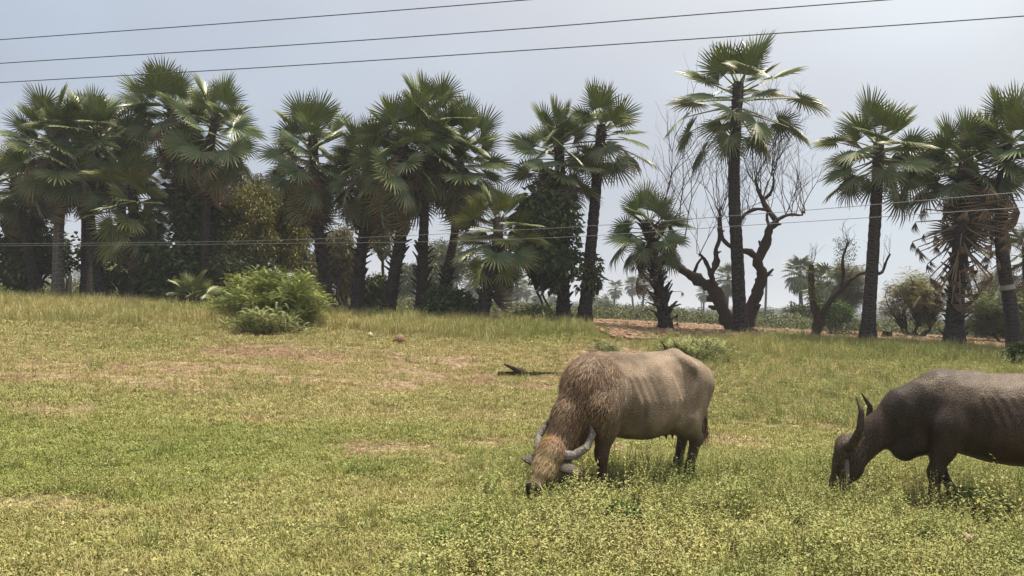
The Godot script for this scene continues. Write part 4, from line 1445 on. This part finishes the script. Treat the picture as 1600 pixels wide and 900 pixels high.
func make_far_crowns() -> void:
	for v in 3:
		rng.seed = 700 + v
		var parts := []
		for k in 3: parts.push_back(fan_mesh(710 + v * 5 + k, 1.2, 1.2, 4.8, 0.0, 0.12, 0.3, 0.3, Color(0.075, 0.105, 0.04), 0.05, 14))
		rng.seed = 720 + v
		var st := SurfaceTool.new()
		st.begin(Mesh.PRIMITIVE_TRIANGLES)
		var n := 26 + v * 8
		for k in n:
			var t := (k + 0.5) / n
			var el := lerpf(1.4, -1.15, t) + rf(-0.15, 0.15)
			var az := k * 2.39996
			var z := Vector3(cos(el) * cos(az), sin(el), cos(el) * sin(az))
			var x := Vector3.UP.cross(z).normalized()
			st.append_from(parts[k % 3], 0, Transform3D(Basis(x, z.cross(x), z), Vector3(0, -t * 0.8, 0)))
		far_crowns.push_back(st.commit())

var mats_mesh := {}

func make_trees() -> void:
	mats_mesh.small = clump_mesh(801, 20, 0.13, 0.05, 0.26)
	mats_mesh.broad = clump_mesh(802, 12, 0.24, 0.14, 0.28, 0.9)
	mats_mesh.fine = feather_mesh(803, 9, 0.42, 0.05)
	mats_mesh.wispy = feather_mesh(804, 6, 0.34, 0.035)
	mats_mesh.coarse = clump_mesh(805, 16, 0.35, 0.16, 0.6)
	var small: Array = mats_mesh.small
	var broad: Array = mats_mesh.broad
	var fine: Array = mats_mesh.fine
	var wispy: Array = mats_mesh.wispy
	var coarse: Array = mats_mesh.coarse
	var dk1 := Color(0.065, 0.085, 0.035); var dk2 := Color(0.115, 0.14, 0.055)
	var ol1 := Color(0.13, 0.135, 0.04); var ol2 := Color(0.26, 0.235, 0.07)
	var gy1 := Color(0.11, 0.125, 0.065); var gy2 := Color(0.15, 0.165, 0.08)
	# [name, label, category, foot px, depth, centre px, centre py, half width px, half height px, settings]
	var list := [
		["shrub", "bright green feathery thorn bush sprawling before the left palms", "bush", 432, 24.0, 432, 476, 96, 54, {"mesh": fine, "n": 1900, "lobes": 64, "lobe": 0.7, "stems": 7, "thick": 0.05, "fork": 0.5, "scale": 0.75, "c1": Color(0.115, 0.15, 0.036), "c2": Color(0.24, 0.265, 0.06)}],
		["shrub", "low grey-green weedy bush at the foot of the bright thorn bush", "bush", 415, 21.6, 418, 512, 72, 30, {"mesh": wispy, "n": 700, "lobes": 46, "lobe": 0.7, "stems": 9, "thick": 0.02, "fork": 0.5, "scale": 0.9, "c1": Color(0.13, 0.155, 0.05), "c2": Color(0.22, 0.235, 0.08)}],
		["leafy_tree", "olive-yellow leafy tree between the two groups of palms", "tree", 405, 33.0, 402, 358, 84, 92, {"mesh": small, "n": 2600, "lobes": 60, "lobe": 0.7, "stems": 3, "thick": 0.13, "c1": ol1, "c2": ol2}],
		["leafy_tree", "sparse brownish treetop rising above the olive-yellow tree", "tree", 418, 36.0, 408, 300, 42, 40, {"mesh": small, "n": 330, "lobes": 14, "stems": 1, "thick": 0.1, "c1": Color(0.1, 0.09, 0.05), "c2": Color(0.14, 0.12, 0.06)}],
		["climber", "dark climber smothering the trunk of the double-crowned left palms", "climber", 310, 31.6, 308, 350, 44, 112, {"mesh": broad, "n": 1500, "lobes": 40, "stems": 2, "thick": 0.08, "c1": dk1, "c2": dk2}],
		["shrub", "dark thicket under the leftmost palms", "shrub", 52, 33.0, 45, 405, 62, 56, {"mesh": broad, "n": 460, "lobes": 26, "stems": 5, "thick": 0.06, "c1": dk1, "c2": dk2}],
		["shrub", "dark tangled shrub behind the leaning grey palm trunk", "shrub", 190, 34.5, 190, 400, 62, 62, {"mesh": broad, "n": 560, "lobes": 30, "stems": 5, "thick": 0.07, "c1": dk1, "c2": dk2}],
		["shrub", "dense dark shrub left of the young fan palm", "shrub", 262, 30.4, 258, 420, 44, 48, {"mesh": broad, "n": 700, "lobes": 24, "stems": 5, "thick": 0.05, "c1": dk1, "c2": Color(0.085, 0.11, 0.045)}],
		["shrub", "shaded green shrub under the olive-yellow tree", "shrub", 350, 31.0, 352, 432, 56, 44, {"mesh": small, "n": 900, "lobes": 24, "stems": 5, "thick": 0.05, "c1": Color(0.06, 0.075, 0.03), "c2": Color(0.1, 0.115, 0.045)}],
		["leafy_tree", "yellow-green tree behind the densely skirted palm", "tree", 470, 44.0, 462, 388, 46, 54, {"mesh": small, "n": 900, "lobes": 22, "stems": 2, "thick": 0.14, "scale": 1.4, "c1": Color(0.08, 0.095, 0.035), "c2": Color(0.13, 0.135, 0.05)}],
		["leafy_tree", "loose yellow-green tree between the first two dark trunks", "tree", 540, 42.0, 534, 408, 48, 70, {"mesh": small, "n": 1200, "lobes": 26, "stems": 3, "thick": 0.1, "scale": 1.25, "c1": Color(0.12, 0.12, 0.045), "c2": Color(0.19, 0.17, 0.06)}],
		["leafy_tree", "slim tree with a long side limb between dark palm trunks", "tree", 585, 40.0, 592, 372, 26, 38, {"mesh": small, "n": 260, "lobes": 11, "stems": 1, "thick": 0.12, "fork": 0.9, "c1": Color(0.1, 0.11, 0.045), "c2": Color(0.16, 0.15, 0.055)}],
		["shrub", "green bush low between two dark palm trunks", "shrub", 582, 33.0, 582, 455, 22, 34, {"mesh": small, "n": 330, "lobes": 12, "stems": 4, "thick": 0.03, "c1": Color(0.08, 0.1, 0.035), "c2": Color(0.13, 0.15, 0.05)}],
		["leafy_tree", "grey-green rounded tree behind the tallest central palm", "tree", 692, 58.0, 688, 424, 42, 50, {"mesh": small, "n": 1500, "lobes": 26, "stems": 1, "thick": 0.2, "scale": 1.6, "c1": gy1, "c2": gy2}],
		["leafy_tree", "hazy grey-green tree left of the rounded tree", "tree", 636, 72.0, 636, 444, 24, 36, {"mesh": small, "n": 700, "lobes": 18, "stems": 2, "thick": 0.2, "scale": 1.9, "c1": gy1, "c2": gy2}],
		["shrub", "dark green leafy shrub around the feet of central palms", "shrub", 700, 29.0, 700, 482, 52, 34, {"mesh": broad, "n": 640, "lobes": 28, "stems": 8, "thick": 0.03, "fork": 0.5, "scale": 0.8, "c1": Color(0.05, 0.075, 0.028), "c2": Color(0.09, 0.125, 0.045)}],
		["climber", "large-leaved climber swallowing a palm trunk", "climber", 872, 29.2, 856, 372, 66, 84, {"mesh": broad, "n": 560, "lobes": 44, "lobe": 0.7, "stems": 2, "thick": 0.06, "c1": Color(0.06, 0.09, 0.035), "c2": Color(0.1, 0.135, 0.055)}],
		["climber", "thin leafy climber hanging beside the straight dark trunk", "climber", 922, 29.6, 922, 430, 14, 44, {"mesh": broad, "n": 60, "lobes": 10, "stems": 1, "thick": 0.025, "scale": 0.8, "c1": Color(0.08, 0.1, 0.045), "c2": Color(0.13, 0.15, 0.06)}],
		["shrub", "small green weed bush before the climber-covered trunk", "shrub", 836, 27.6, 836, 498, 32, 24, {"mesh": small, "n": 220, "lobes": 12, "stems": 5, "thick": 0.02, "fork": 0.5, "c1": Color(0.09, 0.11, 0.045), "c2": Color(0.14, 0.155, 0.06)}],
		["shrub", "grey-green weed mound beside the path near the tan buffalo", "shrub", 1065, 20.5, 1072, 543, 84, 19, {"mesh": wispy, "n": 800, "lobes": 60, "lobe": 0.6, "stems": 12, "thick": 0.012, "fork": 0.5, "scale": 0.6, "c1": Color(0.17, 0.2, 0.07), "c2": Color(0.3, 0.31, 0.11)}],
		["shrub", "small grey-green weed mound on the path", "shrub", 950, 21.0, 950, 543, 26, 10, {"mesh": wispy, "n": 170, "lobes": 12, "stems": 6, "thick": 0.01, "fork": 0.5, "scale": 0.7, "c1": Color(0.11, 0.14, 0.06), "c2": Color(0.17, 0.19, 0.08)}],
		["leafy_tree", "small twiggy far tree beside the far palm row", "tree", 947, 120.0, 946, 474, 17, 16, {"mesh": small, "n": 120, "lobes": 12, "stems": 3, "thick": 0.12, "scale": 1.8, "c1": gy1, "c2": gy2}],
		["leafy_tree", "small dark far tree alone on the horizon", "tree", 1196, 170.0, 1195, 495, 13, 9, {"mesh": coarse, "n": 220, "lobes": 10, "stems": 1, "thick": 0.25, "scale": 1.6, "c1": gy1, "c2": gy2}],
		["leafy_tree", "pale tall scrub tree with several thin trunks behind crooked limb", "tree", 1326, 52.0, 1326, 446, 34, 44, {"mesh": wispy, "n": 1000, "lobes": 40, "lobe": 0.7, "stems": 4, "thick": 0.1, "scale": 1.8, "c1": Color(0.13, 0.13, 0.07), "c2": Color(0.19, 0.185, 0.09)}],
		["shrub", "bright green bush behind the broken forked tree", "shrub", 1305, 44.0, 1303, 490, 24, 22, {"mesh": coarse, "n": 260, "lobes": 12, "stems": 4, "thick": 0.05, "scale": 0.6, "c1": Color(0.08, 0.14, 0.035), "c2": Color(0.13, 0.19, 0.05)}],
		["shrub", "dark green bush left of the broken forked tree", "shrub", 1262, 62.0, 1262, 494, 34, 26, {"mesh": coarse, "n": 420, "lobes": 18, "stems": 4, "thick": 0.07, "scale": 0.8, "c1": Color(0.08, 0.1, 0.04), "c2": Color(0.13, 0.15, 0.06)}],
		["leafy_tree", "airy olive thorn tree between the two right-hand palms", "tree", 1432, 36.0, 1432, 468, 62, 48, {"mesh": wispy, "n": 1300, "lobes": 60, "lobe": 0.6, "stems": 6, "thick": 0.09, "scale": 1.3, "fork": 0.6, "c1": Color(0.16, 0.155, 0.06), "c2": Color(0.26, 0.235, 0.09)}],
		["leafy_tree", "flat-topped green thorn tree at the right edge", "tree", 1572, 33.0, 1568, 492, 76, 42, {"mesh": wispy, "n": 1600, "lobes": 60, "lobe": 0.7, "stems": 6, "thick": 0.08, "scale": 1.2, "fork": 0.5, "c1": Color(0.1, 0.125, 0.045), "c2": Color(0.17, 0.185, 0.065)}],
		["leafy_tree", "tall sparse thorn tree far right behind the banded palm", "tree", 1530, 44.0, 1540, 440, 60, 26, {"mesh": wispy, "n": 420, "lobes": 22, "stems": 3, "thick": 0.1, "scale": 1.5, "c1": Color(0.13, 0.12, 0.07), "c2": Color(0.18, 0.16, 0.08)}],
		["shrub", "dark bush at the foot of the palm on the right edge", "shrub", 1600, 22.5, 1598, 560, 20, 20, {"mesh": broad, "n": 160, "lobes": 10, "stems": 4, "thick": 0.02, "fork": 0.5, "scale": 0.7, "c1": Color(0.05, 0.07, 0.03), "c2": Color(0.09, 0.11, 0.045)}],
		["shrub", "scrubby undergrowth mound at the foot of the bare tree", "shrub", 1215, 27.0, 1212, 530, 66, 16, {"mesh": wispy, "n": 520, "lobes": 30, "stems": 9, "thick": 0.012, "fork": 0.5, "c1": Color(0.13, 0.14, 0.06), "c2": Color(0.2, 0.19, 0.08)}],
		["shrub", "low dark scrub right of the broken forked tree", "shrub", 1318, 29.0, 1316, 528, 26, 13, {"mesh": small, "n": 160, "lobes": 12, "stems": 5, "thick": 0.015, "fork": 0.5, "scale": 0.8, "c1": Color(0.07, 0.075, 0.04), "c2": Color(0.12, 0.12, 0.06)}],
		["shrub", "leafy weed patch by the bare grey tuft in mid pasture", "weed", 432, 14.5, 432, 607, 40, 14, {"mesh": wispy, "n": 60, "lobes": 12, "stems": 7, "thick": 0.006, "fork": 0.5, "scale": 0.5, "c1": Color(0.14, 0.17, 0.06), "c2": Color(0.19, 0.21, 0.08)}],
		["shrub", "dark leafy weed clump under the dark buffalo's belly", "weed", 1538, 7.25, 1538, 792, 38, 24, {"mesh": broad, "n": 90, "lobes": 12, "stems": 6, "thick": 0.004, "fork": 0.5, "scale": 0.24, "c1": Color(0.07, 0.12, 0.04), "c2": Color(0.13, 0.19, 0.06)}],
		["shrub", "dark leafy weed clump below the tan buffalo's muzzle", "weed", 838, 6.4, 838, 818, 26, 24, {"mesh": broad, "n": 60, "lobes": 10, "stems": 5, "thick": 0.004, "fork": 0.5, "scale": 0.22, "c1": Color(0.06, 0.1, 0.035), "c2": Color(0.11, 0.16, 0.05)}],
		["shrub", "dark leafy weed clump in the near weeds below the tan buffalo", "weed", 985, 6.3, 985, 825, 42, 30, {"mesh": broad, "n": 110, "lobes": 14, "stems": 6, "thick": 0.004, "fork": 0.5, "scale": 0.24, "c1": Color(0.07, 0.115, 0.04), "c2": Color(0.13, 0.18, 0.06)}],
	]
	for e in list:
		var d: float = e[4]
		var px := d / FOCAL
		var foot := on_ground(e[3], d)
		var c := at(e[5], e[6], d)
		var h: float = e[7] * px
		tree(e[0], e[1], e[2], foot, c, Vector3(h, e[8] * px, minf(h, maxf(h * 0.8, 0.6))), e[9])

func make_far_scrub() -> void:
	rng.seed = 811
	var coarse: Mesh = mats_mesh.coarse[3]
	var xf := []
	var cols := PackedColorArray()
	# the hedge beyond the ploughed strip
	for k in 5200:
		var px := rf(-200, 1800)
		var d := rf(47.0, 62.0)
		var p := on_ground(px, d)
		var hgt := (0.45 + 0.55 * (0.5 + patch_noise.get_noise_2d(p.x * 0.5, 3.0))) * (1.25 if px > 1180 else 1.0)
		p.y += rf(0.0, 1.0) * hgt
		xf.push_back(Transform3D(Basis.from_euler(Vector3(rf(-0.6, 0.6), rf(0, 6.3), 0)).scaled(Vector3.ONE * rf(0.35, 0.7)), p))
		cols.push_back(jit(Color(0.12, 0.135, 0.06).lerp(Color(0.17, 0.18, 0.075), rf(0, 1)), 0.15))
	var o := scatter("scrub_line", coarse, mats.leaf, xf, cols, self)
	tag(o, "line of low green scrub beyond the ploughed strip", "scrub", "", "stuff")
	xf = []
	cols = PackedColorArray()
	for k in 9000:
		var px := rf(-300, 1900)
		var d := rf(230.0, 420.0)
		var p := on_ground(px, d)
		var crest := patch_noise.get_noise_2d(p.x * 0.06, 8.0)
		var hgt := maxf(1.2, 3.2 + 4.5 * crest + (4.5 if px < 300 else 0.0))
		p.y += rf(0.0, 1.0) * hgt
		xf.push_back(Transform3D(Basis.from_euler(Vector3(rf(-0.6, 0.6), rf(0, 6.3), 0)).scaled(Vector3.ONE * rf(1.2, 2.6)), p))
		cols.push_back(jit(Color(0.09, 0.11, 0.05), 0.15))
	o = scatter("far_treeline", coarse, mats.leaf, xf, cols, self)
	tag(o, "hazy line of far trees along the horizon", "trees", "", "stuff")

func make_palms() -> void:
	make_fans()
	var grey := Color(0.2, 0.175, 0.155)
	palm("palm cut by the left edge with low crown over dark thicket", 32.0, [[58, 455], [40, 360], [22, 275]], 1.0, 30, {"low": -55.0, "dead": 6})
	palm("grey-trunked palm with long dark leaf skirt, leftmost of the tall ones", 30.2, [[90, 470], [91, 380], [93, 300], [82, 198]], 1.0, 44, {"low": -58.0, "deep": 1.8, "dead": 16, "dead_deep": 1.4, "bark": grey, "r": 0.19})
	palm("straight dark-trunked palm beside the curved leaning one", 32.5, [[135, 448], [135, 340], [134, 205]], 1.0, 30, {"low": -40.0, "r": 0.2})
	palm("palm with a trunk that curves and leans at its foot", 31.0, [[164, 455], [148, 390], [140, 320], [150, 232], [152, 200]], 1.0, 34, {"low": -45.0, "dead": 4, "r": 0.19})
	palm("short palm with pale yellowish drooping leaves among the shrubs", 30.6, [[212, 462], [210, 370], [206, 290]], 1.05, 42, {"low": -60.0, "deep": 1.3, "dead": 10, "sunny": true, "r": 0.2})
	palm("half-hidden palm rising behind the short yellowish palm", 36.0, [[196, 455], [190, 330], [185, 240]], 1.05, 34, {"low": -60.0, "r": 0.2})
	palm("tall slim palm with a brown ruff below its crown", 31.0, [[282, 455], [280, 330], [274, 220], [265, 160]], 1.0, 27, {"low": -20.0, "dead": 5, "dead_deep": 0.5, "stalks": 12, "stalk_from": 0.72, "stalk_to": 0.76, "stalk_size": 0.6, "stalk_low": -70.0, "stalk_high": -50.0, "r": 0.17, "bark": Color(0.1, 0.075, 0.065)})
	palm("palm with lopsided crown drooping right beside the slim tall palm", 30.6, [[322, 458], [322, 340], [325, 250], [338, 178]], 1.0, 38, {"low": -62.0, "deep": 1.6, "dead": 8, "dead_deep": 1.4, "r": 0.18})
	palm("small bright palm crown glimpsed between the two left tall palms", 38.0, [[300, 455], [300, 340], [298, 245]], 0.9, 18, {"low": -30.0, "sunny": true, "r": 0.18})
	palm("young trunkless fan palm at the left end of the bright bush", 28.4, [[302, 480], [302, 470], [302, 462]], 0.5, 14, {"low": 15.0, "dead": 5, "sunny": true, "deep": 0.2, "r": 0.16})
	palm("densely skirted palm with scaly trunk behind the bright bush", 30.4, [[514, 468], [503, 400], [495, 330], [489, 212]], 1.0, 46, {"low": -58.0, "deep": 1.9, "dead": 30, "dead_deep": 1.5, "stubs": Vector2(0.02, 0.62), "r": 0.21})
	palm("dark scaly-trunked palm whose crown merges with its right neighbour", 30.0, [[558, 490], [562, 420], [571, 340], [577, 232]], 0.95, 40, {"low": -58.0, "deep": 1.7, "dead": 24, "dead_deep": 1.3, "stubs": Vector2(0.02, 0.6), "r": 0.21})
	palm("leaning scaly-trunked palm in the thick of the central group", 29.4, [[604, 495], [616, 430], [629, 340], [628, 205]], 1.0, 46, {"low": -58.0, "deep": 2.0, "dead": 26, "dead_deep": 1.5, "stubs": Vector2(0.02, 0.6), "r": 0.22})
	palm("tallest palm of the central group with trunk smooth halfway up", 29.8, [[657, 498], [660, 420], [664, 310], [671, 172]], 1.03, 44, {"low": -58.0, "deep": 1.9, "dead": 18, "dead_deep": 1.4, "stubs": Vector2(0.02, 0.36), "stub_size": 1.2, "r": 0.19})
	palm("slim leaning palm at the right of the central group", 30.6, [[688, 490], [700, 420], [712, 350], [722, 215]], 1.03, 42, {"low": -58.0, "deep": 1.7, "dead": 12, "dead_deep": 1.3, "stubs": Vector2(0.02, 0.3), "r": 0.17, "bark": Color(0.13, 0.1, 0.085)})
	palm("short leaning palm with bright fresh fans before the climber", 28.2, [[750, 508], [762, 450], [775, 400], [779, 342]], 0.95, 34, {"low": -65.0, "deep": 1.3, "dead": 4, "sunny": true, "stubs": Vector2(0.05, 0.5), "r": 0.21})
	palm("palm with a hanging dark skirt and climber-wrapped trunk", 29.9, [[880, 506], [880, 420], [878, 320], [872, 215]], 0.98, 40, {"low": -58.0, "deep": 1.7, "dead": 12, "dead_deep": 1.7, "stubs": Vector2(0.02, 0.3), "r": 0.22})
	palm("straight dark palm leaning slightly right with sparse open crown", 29.6, [[912, 509], [922, 400], [931, 300], [940, 196]], 1.02, 19, {"low": -32.0, "r": 0.22, "bend": 0.9, "long": 0.4})
	palm("short ragged palm with leaf bases bristling along its trunk", 28.6, [[1041, 520], [1030, 450], [1018, 385], [1014, 345]], 0.88, 20, {"low": -40.0, "dead": 3, "stubs": Vector2(0.1, 0.97), "stub_size": 1.7, "stalks": 14, "stalk_from": 0.1, "stalk_to": 0.5, "stalk_low": -50.0, "stalk_high": 40.0, "stalk_size": 0.55, "r": 0.19})
	palm("tallest palm in the picture, open crown with long arching leaf stalks", 27.8, [[1157, 527], [1153, 420], [1147, 300], [1149, 210], [1154, 130]], 1.12, 25, {"low": -42.0, "r": 0.22, "deep": 1.2, "bend": 1.0, "long": 0.65})
	palm("solitary round-crowned palm right of the broken tree", 26.2, [[1355, 541], [1362, 430], [1370, 300], [1373, 222]], 1.0, 26, {"low": -50.0, "r": 0.2, "bark": Color(0.095, 0.08, 0.072), "long": 0.3})
	palm("scaly palm bristling with dead leaf stalks below the crown", 25.8, [[1490, 546], [1495, 450], [1505, 340], [1510, 245]], 0.98, 24, {"low": -20.0, "dead": 14, "dead_deep": 0.8, "stubs": Vector2(0.02, 0.9), "stalks": 62, "stalk_from": 0.42, "stalk_to": 0.72, "stalk_low": -72.0, "stalk_high": 18.0, "stalk_size": 0.95, "r": 0.25})
	palm("palm with a pale band on its trunk at the right edge", 25.4, [[1588, 556], [1579, 480], [1566, 390], [1566, 300], [1574, 218]], 1.08, 30, {"low": -45.0, "band": 0.29, "long": 0.35, "dead": 3, "r": 0.2, "stalks": 10, "stalk_from": 0.66, "stalk_to": 0.68, "stalk_low": -80.0, "stalk_high": -60.0, "stalk_size": 0.4})
	palm("brown-skirted low palm half cut off by the right edge", 34.0, [[1608, 540], [1606, 470], [1604, 385]], 0.9, 14, {"low": -20.0, "dead": 16, "dead_deep": 1.2, "r": 0.2})
	make_far_crowns()
	var k := 0
	var spots := [[962, 449, 165.0, 0.95], [988, 444, 170.0, 0.95], [1006, 440, 160.0, 0.95], [1022, 455, 175.0, 0.9], [1036, 462, 190.0, 0.85],
		[1100, 455, 180.0, 0.95], [1138, 432, 105.0, 1.0], [1250, 424, 92.0, 1.0], [1294, 440, 70.0, 1.0], [1284, 462, 78.0, 0.9], [1228, 492, 150.0, 0.8],
		[734, 440, 150.0, 1.0], [748, 450, 160.0, 1.0], [785, 440, 140.0, 1.05], [807, 440, 135.0, 1.1], [760, 462, 175.0, 0.9], [822, 448, 165.0, 0.9], [840, 458, 180.0, 0.9], [866, 462, 190.0, 0.9], [926, 462, 185.0, 0.8], [795, 455, 180.0, 0.9]]
	var words := ["far palm, first of the loose row right of the dark straight trunk", "far palm, second in the row right of the dark straight trunk", "far palm, tallest in the row right of the dark straight trunk", "far palm just left of the ragged short palm", "far palm half behind the ragged short palm",
		"far slim palm left of the bare tree trunks, by a pole", "mid-distance palm seen between the bare tree's limbs", "mid-distance palm leaning just left of the broken tree", "round dark mid-distance palm right of the broken tree", "low dark palm crown behind the broken forked tree", "small far palm left of the dark green bush",
		"far palm left of the short leaning palm trunk", "far palm close against the short leaning trunk's left", "far palm right of the short leaning palm's trunk", "far palm with largest head left of the climber", "low far palm behind the short leaning trunk", "far thin palm under the climber's hanging leaves", "far thin palm at the climber's left side", "far thin palm left of the climber-wrapped trunk", "far thin palm right of the dark straight trunk's foot", "low far palm between two larger far ones"]
	for s in spots:
		far_palm(words[k], s[0], s[1], s[2], s[3])
		k += 1

# faint uneven haze over the whole sky
func thin_cloud() -> ImageTexture:
	var f := FastNoiseLite.new()
	f.seed = 31; f.frequency = 1.1; f.fractal_octaves = 4
	var im := Image.create(512, 256, false, Image.FORMAT_RGBA8)
	for y in 256:
		var el := PI * (0.5 - (y + 0.5) / 256.0)
		for x in 512:
			var az := TAU * x / 512.0
			var p := Vector3(cos(el) * cos(az), sin(el) * 2.6, cos(el) * sin(az))
			var a := clampf(0.5 + f.get_noise_3dv(p) * 1.3, 0.0, 1.0)
			im.set_pixel(x, y, Color(0.75, 0.95, 1.0, 0.075 * a * a))
	return ImageTexture.create_from_image(im)

func _ready() -> void:
	# camera
	var cam := Camera3D.new()
	cam.name = "camera"
	add_child(cam)
	look = Basis(Vector3.RIGHT, atan(28.0 / FOCAL)) * Basis(Vector3(0, 0, 1), deg_to_rad(2.7))
	cam.transform = Transform3D(look, eye)
	cam.fov = rad_to_deg(2.0 * atan(450.0 / FOCAL))
	cam.near = 0.1
	cam.far = 5000.0
	cam.current = true
	# sky, haze and exposure
	var env := Environment.new()
	env.background_mode = Environment.BG_SKY
	var sky := Sky.new()
	var sm := ProceduralSkyMaterial.new()
	sm.sky_top_color = Color(0.44, 0.51, 0.62)
	sm.sky_horizon_color = Color(0.7, 0.715, 0.73)
	sm.sky_curve = 0.16
	sm.sun_angle_max = 100.0
	sm.sun_curve = 0.638
	sm.ground_horizon_color = Color(0.7, 0.69, 0.68)
	sm.ground_bottom_color = Color(0.4, 0.38, 0.32)
	sm.sky_cover = thin_cloud()
	sm.sky_cover_modulate = Color(1, 1, 1, 1)
	sky.sky_material = sm
	env.sky = sky
	env.tonemap_mode = Environment.TONE_MAPPER_LINEAR
	env.tonemap_exposure = 1.5
	env.fog_enabled = true
	env.fog_density = 0.0008
	env.fog_light_color = Color(0.86, 0.88, 0.92)
	env.sdfgi_enabled = true; env.ssao_enabled = true; env.ssil_enabled = true
	var we := WorldEnvironment.new()
	we.name = "world_environment"
	we.environment = env
	add_child(we)
	# sun: high, behind the palms and to the right
	var sun := DirectionalLight3D.new()
	sun.name = "sun"
	add_child(sun)
	var to_sun := Vector3(0.2, 0.96, -0.12).normalized()
	sun.look_at_from_position(to_sun * 100.0, Vector3.ZERO, Vector3.UP)
	sun.light_energy = 1.6
	sun.light_color = Color(1.0, 0.955, 0.88)
	sun.light_angular_distance = 0.8
	sun.shadow_enabled = true
	patch_noise.seed = 4; patch_noise.frequency = 0.16; patch_noise.fractal_octaves = 4
	fine_noise.seed = 8; fine_noise.frequency = 0.6; fine_noise.fractal_octaves = 3
	hill_noise.seed = 2; hill_noise.frequency = 0.09; hill_noise.fractal_octaves = 2
	make_materials()
	mats.leaf_plain = leaf_material(0.95, 0.0)
	make_spots()
	make_ground()
	make_field()
	make_grass()
	make_palms()
	make_trees()
	make_bare_trees()
	make_far_scrub()
	pole("far utility pole with a crossarm seen through the bare tree", 1195, 427, 100.0, 0.75)
	pole("far slim utility pole left of the bare tree", 1095, 468, 190.0, 0.6)
	pole("far thin pole left of the broken forked tree", 1235, 470, 130.0, 0.4)
	wire("topmost overhead wire, leaving the frame at top centre", [[-500, 98, 15.5], [0, 62, 13.6], [400, 33, 12.3], [820, 0, 11.2], [1250, -37, 10.2], [2100, -110, 8.7]], 0.0085, mats.wire)
	wire("second overhead wire from the top", [[-500, 133, 15.8], [0, 99, 13.9], [400, 74, 12.6], [800, 46, 11.4], [1200, 14, 10.4], [2100, -55, 8.8]], 0.0085, mats.wire)
	wire("third overhead wire from the top, crossing the tallest palm's crown", [[-500, 158, 16.2], [0, 129, 14.3], [400, 106, 12.9], [800, 80, 11.7], [1200, 53, 10.7], [1600, 25, 9.8], [2100, -14, 8.9]], 0.0085, mats.wire)
	wire("pale upper sagging wire crossing before the trunks", [[-500, 384, 27.0], [0, 381, 23.0], [400, 376, 20.5], [800, 360, 18.0], [1200, 333, 15.6], [1600, 300, 13.6], [2100, 262, 12.0]], 0.006, mats.pale_wire)
	wire("pale lower sagging wire crossing before the trunks", [[-500, 386, 28.0], [0, 384, 24.0], [400, 381, 21.5], [800, 374, 19.0], [1200, 350, 16.4], [1600, 324, 14.2], [2100, 290, 12.4]], 0.006, mats.pale_wire)
	make_small_things()
	make_buffaloes()
	clean(self)
